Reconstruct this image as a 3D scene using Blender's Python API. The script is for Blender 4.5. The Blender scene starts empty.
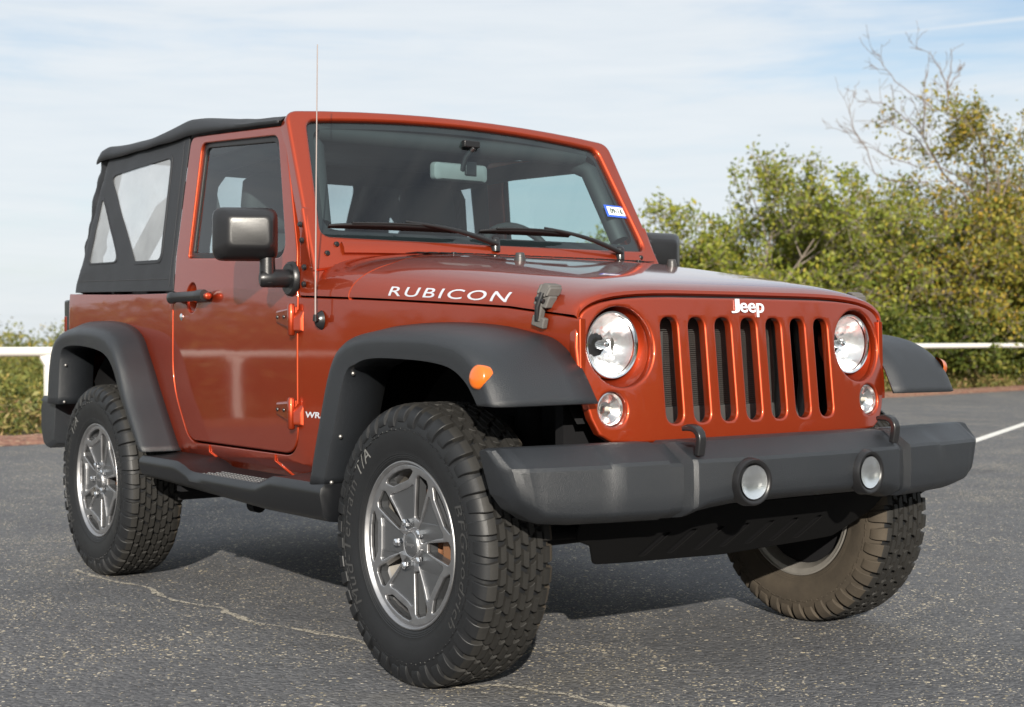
import bpy, bmesh, math, random
from math import sin, cos, pi, sqrt, radians as rad, atan2, hypot
from mathutils import Vector, Matrix, noise
import numpy as np

SC = bpy.context.scene
COL = SC.collection

# ------------------------------------------------------------------ camera
CAM_LOC = (3.36642, -3.00400, 0.95399)
YAW, PITCH, ROLL = rad(143.64146), rad(-0.37023), rad(-0.19648)
fwd = Vector((cos(YAW) * cos(PITCH), sin(YAW) * cos(PITCH), sin(PITCH)))
r0 = Vector((sin(YAW), -cos(YAW), 0)); u0 = r0.cross(fwd)
rv = cos(ROLL) * r0 + sin(ROLL) * u0; uv_ = -sin(ROLL) * r0 + cos(ROLL) * u0
cam = bpy.data.cameras.new("camera")
cam.sensor_width = 36; cam.lens = 36 * 1422.415 / 1024
cam.clip_start = 0.05; cam.clip_end = 8000
cam.dof.use_dof = True; cam.dof.focus_distance = 4.35; cam.dof.aperture_fstop = 5.0
camo = bpy.data.objects.new("camera", cam); COL.objects.link(camo)
m3 = Matrix((rv, uv_, -fwd)).transposed()
camo.matrix_world = Matrix.Translation(CAM_LOC) @ m3.to_4x4()
SC.camera = camo

# ------------------------------------------------------------------ light and sky
SUN_AZ, SUN_EL = rad(-35), rad(19.2)
SUN_STR, SKY_STR, EXPO = 5.0, 0.083, 0.78
sun_dir = Vector((cos(SUN_EL) * cos(SUN_AZ), cos(SUN_EL) * sin(SUN_AZ), sin(SUN_EL)))
sl = bpy.data.lights.new("sun", "SUN"); sl.energy = SUN_STR; sl.angle = rad(0.53); sl.color = (1.0, 0.93, 0.82)
so = bpy.data.objects.new("sun", sl); COL.objects.link(so)
so.rotation_euler = sun_dir.to_track_quat('Z', 'Y').to_euler(); so.location = (20, -20, 20)

world = bpy.data.worlds.new("World"); SC.world = world; world.use_nodes = True
NT = world.node_tree; NT.nodes.clear()


class NB:
    """small node-graph helper"""
    def __init__(s, nt): s.nt = nt
    def n(s, typ, ins=None, **props):
        nd = s.nt.nodes.new(typ)
        for k, v in props.items(): setattr(nd, k, v)
        for k, v in (ins or {}).items(): s.set(nd, k, v)
        return nd
    def set(s, nd, k, v):
        sock = nd.inputs[k]
        if isinstance(v, bpy.types.NodeSocket): s.nt.links.new(v, sock)
        elif isinstance(v, bpy.types.Node): s.nt.links.new(v.outputs[0], sock)
        else: sock.default_value = v
    def math(s, op, a, b=0.0, c=0.0, clamp=False):
        nd = s.n('ShaderNodeMath', {0: a, 1: b, 2: c}, operation=op); nd.use_clamp = clamp; return nd.outputs[0]
    def mix(s, f, a, b):
        nd = s.n('ShaderNodeMix', data_type='RGBA'); s.set(nd, 0, f); s.set(nd, 6, a); s.set(nd, 7, b); return nd.outputs[2]
    def ramp(s, f, stops):
        nd = s.n('ShaderNodeValToRGB', {0: f}); el = nd.color_ramp.elements
        while len(el) < len(stops): el.new(0.5)
        for e, (p, c) in zip(el, stops):
            e.position = p; e.color = (c, c, c, 1) if isinstance(c, (int, float)) else (*c, 1)
        return nd.outputs[0]
    def noise(s, vec, scale, detail=4, rough=0.5, out=0, dist=0.0):
        nd = s.n('ShaderNodeTexNoise', {'Scale': scale, 'Detail': detail, 'Roughness': rough, 'Distortion': dist})
        if vec is not None: s.set(nd, 'Vector', vec)
        return nd.outputs[out]
    def sstep(s, x, a, b):
        nd = s.n('ShaderNodeMapRange', {0: x, 1: a, 2: b, 3: 0.0, 4: 1.0}, interpolation_type='SMOOTHSTEP'); return nd.outputs[0]


w = NB(NT)
sky = w.n('ShaderNodeTexSky', sky_type='NISHITA', sun_disc=False, sun_elevation=SUN_EL,
          sun_rotation=pi / 2 - SUN_AZ, altitude=200.0, air_density=1.0, dust_density=1.6, ozone_density=1.5)
tc = w.n('ShaderNodeTexCoord'); D = tc.outputs['Generated']
mp = w.n('ShaderNodeMapping', {'Vector': D, 'Scale': (2.2, 2.2, 13.0), 'Rotation': (0.10, -0.06, 0.3)})
c1 = w.noise(mp, 1.6, 7, 0.58, dist=0.5)
mp2 = w.n('ShaderNodeMapping', {'Vector': D, 'Scale': (4.0, 4.0, 40.0), 'Rotation': (0.16, -0.1, 1.1)})
c2 = w.noise(mp2, 2.0, 6, 0.6, dist=0.3)
cl = w.math('ADD', w.math('MULTIPLY', c1, 0.72), w.math('MULTIPLY', c2, 0.28))
dtr = w.n('ShaderNodeVectorMath', {0: D, 1: Vector((-0.55, 0.84, 0.33)).normalized()}, operation='DOT_PRODUCT').outputs['Value']
blue = w.sstep(dtr, 0.965, 0.999)                               # a bluer opening high to the right of the lot
clf = w.sstep(w.math('SUBTRACT', cl, w.math('MULTIPLY', blue, 0.16)), 0.07, 0.54)
# condensation trail: a thin arc of cloud
n1 = Vector((-0.653, 0.803, 0.217)).cross(Vector((-0.590, 0.884, 0.2275))).normalized()
tr = w.math('ABSOLUTE', w.n('ShaderNodeVectorMath', {0: D, 1: n1}, operation='DOT_PRODUCT').outputs['Value'])
tr = w.math('SUBTRACT', 1.0, w.sstep(w.math('ADD', tr, w.math('MULTIPLY', c2, 0.003)), 0.0012, 0.0048))
dend = w.n('ShaderNodeVectorMath', {0: D, 1: Vector((-0.593, 0.884, 0.23)).normalized()}, operation='DOT_PRODUCT').outputs['Value']
tr = w.math('MULTIPLY', tr, w.sstep(dend, 0.990, 0.998))
clf = w.math('MAXIMUM', w.math('MULTIPLY', clf, 0.92), w.math('MULTIPLY', tr, 0.8))
cloudcol = w.mix(c2, (5.1, 5.6, 6.05, 1), (6.3, 6.5, 6.65, 1))
skym = w.mix(clf, sky.outputs[0], cloudcol)
bg = w.n('ShaderNodeBackground', {'Color': skym, 'Strength': SKY_STR})
wo = w.n('ShaderNodeOutputWorld'); NT.links.new(bg.outputs[0], wo.inputs[0])

SC.view_settings.view_transform = 'Standard'; SC.view_settings.look = 'None'
SC.view_settings.exposure = EXPO; SC.view_settings.gamma = 1.0
SC.view_settings.use_curve_mapping = False
SC.render.engine = 'CYCLES'
SC.cycles.use_denoising = True
SC.cycles.max_bounces = 8; SC.cycles.transparent_max_bounces = 16
SC.cycles.sample_clamp_indirect = 8.0
SC.cycles.caustics_reflective = False; SC.cycles.caustics_refractive = False

# ------------------------------------------------------------------ materials
def new_mat(name):
    m = bpy.data.materials.new(name); m.use_nodes = True; m.node_tree.nodes.clear()
    b = NB(m.node_tree); out = b.n('ShaderNodeOutputMaterial')
    return m, b, out


def pbr(name, col, rough=0.5, metal=0.0, coat=0.0, coat_rough=0.03, bump=None, spec=0.5, vary=0.0, vscale=3.0, emis=None):
    """principled material with slight procedural variation; bump=(scale, strength, distance)"""
    m, b, out = new_mat(name)
    tcn = b.n('ShaderNodeTexCoord'); P = tcn.outputs['Object']
    p = b.n('ShaderNodeBsdfPrincipled', {'Roughness': rough, 'Metallic': metal, 'Coat Weight': coat,
                                         'Coat Roughness': coat_rough, 'Specular IOR Level': spec})
    c = (*col, 1)
    if vary:
        nz = b.noise(P, vscale, 5, 0.6)
        f = b.math('MULTIPLY_ADD', nz, 2 * vary, 1 - vary)
        cc = b.n('ShaderNodeVectorMath', {0: (col[0], col[1], col[2])}, operation='SCALE'); b.set(cc, 'Scale', f)
        b.set(p, 'Base Color', cc.outputs[0])
        b.set(p, 'Roughness', b.math('MULTIPLY_ADD', b.noise(P, vscale * 1.7, 4), 0.2, rough - 0.1, clamp=True))
    else:
        p.inputs['Base Color'].default_value = c
    if bump:
        nz = b.noise(P, bump[0], 3, 0.6)
        bn = b.n('ShaderNodeBump', {'Height': nz, 'Strength': bump[1], 'Distance': bump[2]})
        b.set(p, 'Normal', bn.outputs[0])
    b.nt.links.new(p.outputs[0], out.inputs[0])
    return m


def make_paint():
    m, b, out = new_mat('copper_pearl_paint')
    P = b.n('ShaderNodeTexCoord').outputs['Object']
    fl = b.n('ShaderNodeTexVoronoi', {'Vector': P, 'Scale': 900.0})
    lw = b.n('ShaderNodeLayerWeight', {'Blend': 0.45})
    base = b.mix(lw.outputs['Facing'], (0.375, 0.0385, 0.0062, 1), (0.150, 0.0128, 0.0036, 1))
    flk = b.n('ShaderNodeSeparateColor', {0: fl.outputs['Color']}).outputs[0]
    base = b.mix(b.math('MULTIPLY', flk, 0.25), base, (0.42, 0.060, 0.014, 1))
    p = b.n('ShaderNodeBsdfPrincipled', {'Base Color': base, 'Metallic': 0.74, 'Roughness': 0.43,
                                         'Coat Weight': 1.0, 'Coat Roughness': 0.045, 'Coat IOR': 1.5})
    wav = b.noise(P, 5.0, 2, 0.4)
    bn = b.n('ShaderNodeBump', {'Height': wav, 'Strength': 0.012, 'Distance': 0.02})
    b.set(p, 'Coat Normal', bn.outputs[0])
    b.nt.links.new(p.outputs[0], out.inputs[0])
    return m


def make_glass(name, tint=(0.86, 0.95, 0.95), rough=0.0, ior=1.5, haze=0.0):
    """thin pane: see-through with a fresnel reflection (and a little milky haze for soft vinyl)"""
    m, b, out = new_mat(name)
    tr_ = b.n('ShaderNodeBsdfTransparent', {'Color': (*tint, 1)})
    gl = b.n('ShaderNodeBsdfGlossy', {'Color': (1, 1, 1, 1), 'Roughness': rough})
    bf = b.n('ShaderNodeNewGeometry').outputs['Backfacing']
    fr = b.n('ShaderNodeFresnel', {'IOR': b.math('MULTIPLY_ADD', bf, 1.0 / ior - ior, ior)})
    base = tr_.outputs[0]
    if haze:
        P = b.n('ShaderNodeTexCoord').outputs['Object']
        df = b.n('ShaderNodeBsdfTranslucent', {'Color': (0.85, 0.88, 0.9, 1)})
        dd = b.n('ShaderNodeBsdfDiffuse', {'Color': (0.8, 0.84, 0.88, 1)})
        ds = b.n('ShaderNodeMixShader', {0: 0.5}); b.nt.links.new(df.outputs[0], ds.inputs[1]); b.nt.links.new(dd.outputs[0], ds.inputs[2])
        mh = b.n('ShaderNodeMixShader'); b.set(mh, 0, b.math('MULTIPLY_ADD', b.noise(P, 6, 4), haze, haze * 0.5))
        b.nt.links.new(tr_.outputs[0], mh.inputs[1]); b.nt.links.new(ds.outputs[0], mh.inputs[2]); base = mh.outputs[0]
        bn = b.n('ShaderNodeBump', {'Height': b.noise(P, 9, 2), 'Strength': 0.3, 'Distance': 0.02}); b.set(gl, 'Normal', bn.outputs[0])
    mx = b.n('ShaderNodeMixShader', {0: fr.outputs[0]})
    b.nt.links.new(base, mx.inputs[1]); b.nt.links.new(gl.outputs[0], mx.inputs[2])
    b.nt.links.new(mx.outputs[0], out.inputs[0])
    return m


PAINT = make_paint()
PLASTIC = pbr('textured_dark_plastic', (0.0125, 0.0146, 0.0180), 0.46, bump=(400, 0.9, 0.0015), vary=0.20, vscale=4, spec=0.6)
BLACK = pbr('black_plastic', (0.009, 0.009, 0.010), 0.34, bump=(420, 0.3, 0.001))
SMOOTHBLACK = pbr('satin_black_trim', (0.012, 0.012, 0.013), 0.28)
DARK = pbr('dark_underside', (0.007, 0.007, 0.008), 0.8, vary=0.3, spec=0.15)
LINER = pbr('wheelhouse_liner', (0.011, 0.011, 0.012), 0.7, vary=0.3, vscale=8, spec=0.2)
BARREL = pbr('dusty_wheel_barrel', (0.36, 0.34, 0.31), 0.45, metal=0.7, vary=0.3, vscale=15)
TREAD = pbr('dusty_tread_rubber', (0.0155, 0.0148, 0.0136), 0.66, spec=0.35, bump=(160, 0.3, 0.001), vary=0.35, vscale=18)
DUSTY = pbr('brown_dusty_sidewall', (0.040, 0.031, 0.021), 0.85, vary=0.55, vscale=12, bump=(60, 0.5, 0.002))
RUBBER = pbr('tyre_rubber', (0.0075, 0.0082, 0.0095), 0.54, spec=0.4, bump=(160, 0.25, 0.001), vary=0.3, vscale=14)
SEAL = pbr('rubber_seal', (0.009, 0.009, 0.010), 0.5)
CHROME = pbr('chrome', (0.86, 0.87, 0.88), 0.08, metal=1.0)
REFLECTOR = pbr('lamp_reflector', (0.90, 0.91, 0.92), 0.27, metal=1.0)
REFLECTOR2 = pbr('small_lamp_reflector', (0.66, 0.66, 0.66), 0.22, metal=1.0)
RIM = pbr('machined_alloy', (0.40, 0.40, 0.41), 0.45, metal=1.0, bump=(500, 0.05, 0.0005), vary=0.08, vscale=20)
RIMGREY = pbr('grey_wheel_paint', (0.105, 0.11, 0.118), 0.45, metal=0.7, coat=0.3, coat_rough=0.2)
STEEL = pbr('dull_steel', (0.30, 0.29, 0.28), 0.45, metal=0.9, vary=0.2, vscale=20)
RUST = pbr('rusty_disc', (0.24, 0.115, 0.06), 0.6, metal=0.4, vary=0.35, vscale=25)
FABRIC = pbr('soft_top_twill', (0.0135, 0.015, 0.0185), 0.6, bump=(700, 0.35, 0.001), vary=0.2, vscale=3)
INTERIOR = pbr('dark_interior_trim', (0.022, 0.023, 0.024), 0.6, bump=(220, 0.3, 0.001))
SEATM = pbr('black_seat_fabric', (0.020, 0.021, 0.023), 0.8, bump=(400, 0.4, 0.001))
LETTER = pbr('silver_decal', (0.40, 0.41, 0.45), 0.35)
TYRELETTER = pbr('raised_grey_tyre_letters', (0.030, 0.030, 0.030), 0.6)
TYRELETTER2 = pbr('scuffed_tyre_letter_edges', (0.30, 0.29, 0.27), 0.7)
AMBER = pbr('amber_lens', (0.55, 0.11, 0.006), 0.28, coat=0.6, coat_rough=0.1)
REDLENS = pbr('red_lens', (0.16, 0.006, 0.006), 0.15, coat=1.0)
def make_rail_paint():
    m, b, out = new_mat('chalky_white_rail_paint')
    P = b.n('ShaderNodeTexCoord').outputs['Object']
    base = b.mix(b.noise(P, 3, 5, 0.6), (0.56, 0.55, 0.52, 1), (0.70, 0.69, 0.66, 1))
    rust = b.sstep(b.noise(P, 9, 7, 0.72), 0.62, 0.72)
    c = b.mix(b.math('MULTIPLY', rust, 0.7), base, (0.22, 0.11, 0.055, 1))
    p = b.n('ShaderNodeBsdfPrincipled', {'Base Color': c, 'Roughness': 0.6}); b.nt.links.new(p.outputs[0], out.inputs[0]); return m
WHITEP = make_rail_paint()
LATCH = pbr('dusty_rubber_latch', (0.085, 0.08, 0.075), 0.75, bump=(220, 0.5, 0.002), vary=0.35, vscale=40)
GLASS = make_glass('tinted_windscreen', (0.66, 0.79, 0.80), ior=1.62)
SIDEGLASS = make_glass('door_glass', (0.70, 0.82, 0.82))
LENS = make_glass('clear_lens', (0.97, 0.98, 0.98))
VINYL = make_glass('clear_vinyl', (0.94, 0.96, 0.98), rough=0.10, haze=0.46)
MIRRORG = pbr('mirror_glass', (0.85, 0.86, 0.88), 0.03, metal=1.0)
STICKW = pbr('white_sticker', (0.75, 0.76, 0.78), 0.5)
STICKB = pbr('blue_sticker', (0.03, 0.09, 0.45), 0.5)
STICKT = pbr('grey_print', (0.06, 0.09, 0.08), 0.5)
RADI = pbr('condenser_fins', (0.07, 0.068, 0.064), 0.5, metal=0.5, vary=0.3, vscale=20)

# ------------------------------------------------------------------ mesh helpers
def finish(bm, name, mat, parent=None, angle=35, bevel=None, wn=False, subsurf=0, solid=None):
    bmesh.ops.remove_doubles(bm, verts=bm.verts, dist=1e-6)
    bm.normal_update()
    for f in bm.faces: f.smooth = True
    a = rad(angle)
    for e in bm.edges:
        if len(e.link_faces) == 2:
            try:
                if e.calc_face_angle() > a: e.smooth = False
            except ValueError: pass
    me = bpy.data.meshes.new(name); bm.to_mesh(me); bm.free()
    return link(me, name, mat, parent, bevel, wn, subsurf, solid)


def link(me, name, mat, parent=None, bevel=None, wn=False, subsurf=0, solid=None):
    o = bpy.data.objects.new(name, me); COL.objects.link(o)
    if mat is not None:
        for mm in (mat if isinstance(mat, (list, tuple)) else [mat]): me.materials.append(mm)
    if parent is not None: o.parent = parent
    if subsurf:
        md = o.modifiers.new('sub', 'SUBSURF'); md.levels = md.render_levels = subsurf
    if solid:
        md = o.modifiers.new('solid', 'SOLIDIFY'); md.thickness = solid; md.offset = -1
    if bevel:
        md = o.modifiers.new('bevel', 'BEVEL'); md.width = bevel[0]; md.segments = bevel[1]
        md.limit_method = 'ANGLE'; md.angle_limit = rad(bevel[2] if len(bevel) > 2 else 35); md.harden_normals = False
        wn = True
    if wn:
        md = o.modifiers.new('wn', 'WEIGHTED_NORMAL'); md.keep_sharp = True; md.mode = 'FACE_AREA'
    return o


def empty(name, loc=(0, 0, 0), parent=None):
    o = bpy.data.objects.new(name, None); COL.objects.link(o); o.location = loc
    o.empty_display_size = 0.1
    if parent: o.parent = parent
    return o


def box(bm, lo, hi, mi=0):
    x0, y0, z0 = lo; x1, y1, z1 = hi
    v = [bm.verts.new(p) for p in ((x0, y0, z0), (x1, y0, z0), (x1, y1, z0), (x0, y1, z0), (x0, y0, z1), (x1, y0, z1), (x1, y1, z1), (x0, y1, z1))]
    for f in ((3, 2, 1, 0), (4, 5, 6, 7), (0, 1, 5, 4), (1, 2, 6, 5), (2, 3, 7, 6), (3, 0, 4, 7)):
        bm.faces.new([v[i] for i in f]).material_index = mi
    return v


def hexa(bm, bottom, top):
    """eight-cornered solid from two quads"""
    v = [bm.verts.new(p) for p in list(bottom) + list(top)]
    n = len(bottom)
    fs = [bm.faces.new(v[:n][::-1]), bm.faces.new(v[n:])]
    for i in range(n): fs.append(bm.faces.new((v[i], v[(i + 1) % n], v[n + (i + 1) % n], v[n + i])))
    bmesh.ops.recalc_face_normals(bm, faces=fs)


def grid(bm, rows, closed=False, cap=False):
    """skin a list of rows of points"""
    vs = [[bm.verts.new(p) for p in r] for r in rows]
    n = len(vs[0]); fs = []
    for a, b in zip(vs, vs[1:]):
        for i in range(n if closed else n - 1):
            j = (i + 1) % n
            try: fs.append(bm.faces.new((a[i], a[j], b[j], b[i])))
            except ValueError: pass
    if cap:
        for r in (vs[0], vs[-1]):
            try: fs.append(bm.faces.new(r))
            except ValueError: pass
    return fs


def lathe(bm, prof, seg=64, axis='y', origin=(0, 0, 0), cap=False, arc=None):
    """prof: list of (r, a): radius and position along the axis"""
    a0, a1 = arc or (0, 2 * pi)
    n = seg if arc is None else seg + 1
    rows = []
    for r, a in prof:
        row = []
        for i in range(n):
            t = a0 + (a1 - a0) * i / seg
            c, s = r * cos(t), r * sin(t)
            p = {'y': (c, a, s), 'x': (a, c, s), 'z': (c, s, a)}[axis]
            row.append((p[0] + origin[0], p[1] + origin[1], p[2] + origin[2]))
        rows.append(row)
    fs = grid(bm, rows, closed=arc is None)
    if cap:
        pass
    bmesh.ops.recalc_face_normals(bm, faces=fs)
    return fs


def tube(bm, pts, rads, seg=10, cap=True):
    pts = [Vector(p) for p in pts]
    if not isinstance(rads, (list, tuple)): rads = [rads] * len(pts)
    rows = []; up = None
    for i, p in enumerate(pts):
        d = (pts[min(i + 1, len(pts) - 1)] - pts[max(i - 1, 0)]).normalized()
        if up is None: up = Vector((0, 0, 1)) if abs(d.z) < 0.9 else Vector((1, 0, 0))
        s = d.cross(up).normalized(); up = s.cross(d).normalized()
        rows.append([p + (s * cos(2 * pi * k / seg) + up * sin(2 * pi * k / seg)) * rads[i] for k in range(seg)])
    fs = grid(bm, rows, closed=True, cap=cap)
    bmesh.ops.recalc_face_normals(bm, faces=fs)


def rpoly(pts, rads_, n=6):
    """polygon with rounded corners"""
    if not isinstance(rads_, (list, tuple)): rads_ = [rads_] * len(pts)
    out = []
    m = len(pts)
    for i in range(m):
        p = Vector(pts[i]); a = Vector(pts[i - 1]); b = Vector(pts[(i + 1) % m]); r = rads_[i]
        if r <= 0: out.append((p.x, p.y)); continue
        da, db = (a - p), (b - p); la, lb = da.length, db.length; da.normalize(); db.normalize()
        ang = da.angle(db); t = min(r / max(math.tan(ang / 2), 1e-4), la * 0.49, lb * 0.49)
        q0, q1 = p + da * t, p + db * t
        for k in range(n + 1):
            s = k / n
            # quadratic through the corner, pulled to a circle-like arc
            q = q0 * (1 - s) ** 2 + p * 2 * s * (1 - s) + q1 * s * s
            out.append((q.x, q.y))
    return out


def circ(cx, cy, r, n=40, ry=None):
    ry = ry or r
    return [(cx + r * cos(2 * pi * i / n), cy + ry * sin(2 * pi * i / n)) for i in range(n)]


def plate(outer, holes=(), depth=0.02, bev=0.003, res=2, cuts_u=(), cuts_v=(), fn=None):
    """flat sheet with holes, rounded edges, front face at w=0 and back at w=-depth; then bent by fn(u,v,w)"""
    cu = bpy.data.curves.new('plate', 'CURVE'); cu.dimensions = '2D'; cu.fill_mode = 'BOTH'
    for poly in [outer] + list(holes):
        sp = cu.splines.new('POLY'); sp.points.add(len(poly) - 1); sp.use_cyclic_u = True
        for q, pt in zip(sp.points, poly): q.co = (pt[0], pt[1], 0, 1)
    cu.extrude = max(depth / 2 - bev, 1e-5); cu.bevel_depth = bev; cu.bevel_resolution = res; cu.offset = -bev
    ob = bpy.data.objects.new('plate', cu); COL.objects.link(ob)
    dg = bpy.context.evaluated_depsgraph_get(); dg.update()
    me = bpy.data.meshes.new_from_object(ob.evaluated_get(dg))
    bpy.data.objects.remove(ob); bpy.data.curves.remove(cu)
    bm = bmesh.new(); bm.from_mesh(me); bpy.data.meshes.remove(me)
    bmesh.ops.remove_doubles(bm, verts=bm.verts, dist=1e-5)
    for c in cuts_u:
        bmesh.ops.bisect_plane(bm, geom=bm.verts[:] + bm.edges[:] + bm.faces[:], plane_co=(c, 0, 0), plane_no=(1, 0, 0))
    for c in cuts_v:
        bmesh.ops.bisect_plane(bm, geom=bm.verts[:] + bm.edges[:] + bm.faces[:], plane_co=(0, c, 0), plane_no=(0, 1, 0))
    if fn:
        for v in bm.verts: v.co = fn(v.co.x, v.co.y, v.co.z - depth / 2)
    bmesh.ops.recalc_face_normals(bm, faces=bm.faces)
    return bm


def text_bm(s, size=1.0, bold=0.0, shear=0.0, depth=0.0, spacing=1.0, bev=0.0):
    cu = bpy.data.curves.new('text', 'FONT'); cu.body = s; cu.size = size; cu.offset = bold; cu.shear = shear
    cu.extrude = depth; cu.space_character = spacing; cu.align_x = 'LEFT'; cu.bevel_depth = bev; cu.resolution_u = 4
    ob = bpy.data.objects.new('text', cu); COL.objects.link(ob)
    dg = bpy.context.evaluated_depsgraph_get(); dg.update()
    me = bpy.data.meshes.new_from_object(ob.evaluated_get(dg))
    bpy.data.objects.remove(ob); bpy.data.curves.remove(cu)
    bm = bmesh.new(); bm.from_mesh(me); bpy.data.meshes.remove(me)
    bmesh.ops.remove_doubles(bm, verts=bm.verts, dist=1e-6)
    xs = [v.co.x for v in bm.verts]; ys = [v.co.y for v in bm.verts if abs(v.co.y) >= 0]
    return bm, min(xs), max(xs), min(ys), max(ys)


def cuts(bm, us=(), vs=()):
    for c in us: bmesh.ops.bisect_plane(bm, geom=bm.verts[:] + bm.edges[:] + bm.faces[:], plane_co=(c, 0, 0), plane_no=(1, 0, 0))
    for c in vs: bmesh.ops.bisect_plane(bm, geom=bm.verts[:] + bm.edges[:] + bm.faces[:], plane_co=(0, c, 0), plane_no=(0, 1, 0))


def frange(a, b, n): return [a + (b - a) * i / n for i in range(n + 1)]


def interp(x, xs, ys):
    return float(np.interp(x, xs, ys))


def crv(x, xs, ys):
    """smooth (monotone-ish) interpolation through points: Catmull on non-uniform xs"""
    xs = list(xs); ys = list(ys)
    if xs[0] > xs[-1]: xs.reverse(); ys.reverse()
    if x <= xs[0]: return ys[0]
    if x >= xs[-1]: return ys[-1]
    i = max(k for k in range(len(xs)) if xs[k] <= x); i = min(i, len(xs) - 2)
    def tang(k):
        if k == 0: return (ys[1] - ys[0]) / (xs[1] - xs[0])
        if k == len(xs) - 1: return (ys[-1] - ys[-2]) / (xs[-1] - xs[-2])
        return (ys[k + 1] - ys[k - 1]) / (xs[k + 1] - xs[k - 1])
    h = xs[i + 1] - xs[i]; t = (x - xs[i]) / h
    h00 = 2 * t ** 3 - 3 * t ** 2 + 1; h10 = t ** 3 - 2 * t ** 2 + t; h01 = -2 * t ** 3 + 3 * t ** 2; h11 = t ** 3 - t ** 2
    return h00 * ys[i] + h10 * h * tang(i) + h01 * ys[i + 1] + h11 * h * tang(i + 1)


def mirror_tree(o, parent=None):
    """the same part on the other side of the car (mesh mirrored across y)"""
    c = o.copy(); COL.objects.link(c)
    if parent is not None: c.parent = parent
    if o.data is not None:
        c.data = o.data.copy(); c.data.transform(Matrix.Scale(-1, 4, (0, 1, 0))); c.data.flip_normals()
    c.location.y = -o.location.y
    for ch in [q for q in list(o.children)]: mirror_tree(ch, c)
    return c


def copy_tree(o, parent=None):
    c = o.copy(); COL.objects.link(c)
    if parent is not None: c.parent = parent
    for ch in list(o.children): copy_tree(ch, c)
    return c


def tag(o, label=None, cat=None, group=None, kind=None):
    if label: o['label'] = label
    if cat: o['category'] = cat
    if group: o['group'] = group
    if kind: o['kind'] = kind
    return o


# ================================================================== the place
EX0, EY0, ESL = -10.5, 1.3, -0.145            # far edge of the car park: x = EX0 + ESL * (y - EY0)
def edge_x(y): return EX0 + ESL * (y - EY0)


def make_asphalt():
    m, b, out = new_mat('weathered_asphalt')
    P = b.n('ShaderNodeTexCoord').outputs['Object']
    big = b.noise(P, 0.35, 5, 0.6); mid = b.noise(P, 3.0, 5, 0.6); fine = b.noise(P, 240.0, 2, 0.7)
    v1 = b.n('ShaderNodeTexVoronoi', {'Vector': P, 'Scale': 74.0, 'Randomness': 1.0})
    v2 = b.n('ShaderNodeTexVoronoi', {'Vector': P, 'Scale': 38.0, 'Randomness': 1.0})
    s1 = b.n('ShaderNodeSeparateColor', {0: v1.outputs['Color']}); s2 = b.n('ShaderNodeSeparateColor', {0: v2.outputs['Color']})
    base = b.ramp(b.math('ADD', b.math('MULTIPLY', mid, 0.5), b.math('MULTIPLY', big, 0.5)),
                  [(0.30, (0.073, 0.0755, 0.083)), (0.70, (0.114, 0.116, 0.123))])
    stone = b.ramp(s1.outputs[1], [(0.0, (0.70, 0.70, 0.71)), (0.6, (1.0, 1.0, 1.0)), (1.0, (1.35, 1.32, 1.27))])
    base2 = b.n('ShaderNodeVectorMath', {0: base, 1: stone}, operation='MULTIPLY').outputs[0]
    oil = b.sstep(b.noise(P, 0.55, 5, 0.6, dist=0.6), 0.60, 0.72)                 # old oil stains
    base2 = b.mix(b.math('MULTIPLY', oil, 0.45), base2, (0.035, 0.035, 0.038, 1))
    dst = b.sstep(b.noise(P, 0.8, 7, 0.7, dist=0.4), 0.52, 0.75)                  # drifts of tan dust
    base2 = b.mix(b.math('MULTIPLY', dst, 0.35), base2, (0.17, 0.155, 0.125, 1))
    # pale worn aggregate, denser in patches
    dens = b.math('MULTIPLY', b.sstep(b.math('ADD', b.math('MULTIPLY', b.noise(P, 1.3, 6, 0.65), 0.75), b.math('MULTIPLY', b.noise(P, 9.0, 3, 0.6), 0.25)), 0.42, 0.68), 0.30)
    p1 = b.math('MULTIPLY', b.math('GREATER_THAN', s1.outputs[0], b.math('SUBTRACT', 0.945, b.math('MULTIPLY', dens, 1.2))),
                b.math('LESS_THAN', v1.outputs['Distance'], 0.34))
    p2 = b.math('MULTIPLY', b.math('GREATER_THAN', s2.outputs[0], b.math('SUBTRACT', 0.980, b.math('MULTIPLY', dens, 0.45))),
                b.math('LESS_THAN', v2.outputs['Distance'], 0.30))
    v3 = b.n('ShaderNodeTexVoronoi', {'Vector': P, 'Scale': 135.0, 'Randomness': 1.0}); s3 = b.n('ShaderNodeSeparateColor', {0: v3.outputs['Color']})
    p3 = b.math('MULTIPLY', b.math('GREATER_THAN', s3.outputs[0], b.math('SUBTRACT', 0.945, b.math('MULTIPLY', dens, 1.2))), b.math('LESS_THAN', v3.outputs['Distance'], 0.36))
    pale = b.math('MAXIMUM', b.math('MAXIMUM', p1, p2), b.math('MULTIPLY', p3, 0.75))
    pcol = b.mix(s1.outputs[2], (0.38, 0.32, 0.21, 1), (0.56, 0.50, 0.40, 1))
    col = b.mix(pale, base2, pcol)
    h = b.math('ADD', b.math('MULTIPLY', b.math('SUBTRACT', 0.5, v1.outputs['Distance']), 1.0), b.math('MULTIPLY', fine, 0.5))
    bn = b.n('ShaderNodeBump', {'Height': h, 'Strength': 1.0, 'Distance': 0.005})
    p = b.n('ShaderNodeBsdfPrincipled', {'Base Color': col, 'Roughness': 0.85, 'Specular IOR Level': 0.35, 'Normal': bn.outputs[0]})
    b.nt.links.new(p.outputs[0], out.inputs[0])
    return m


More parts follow.
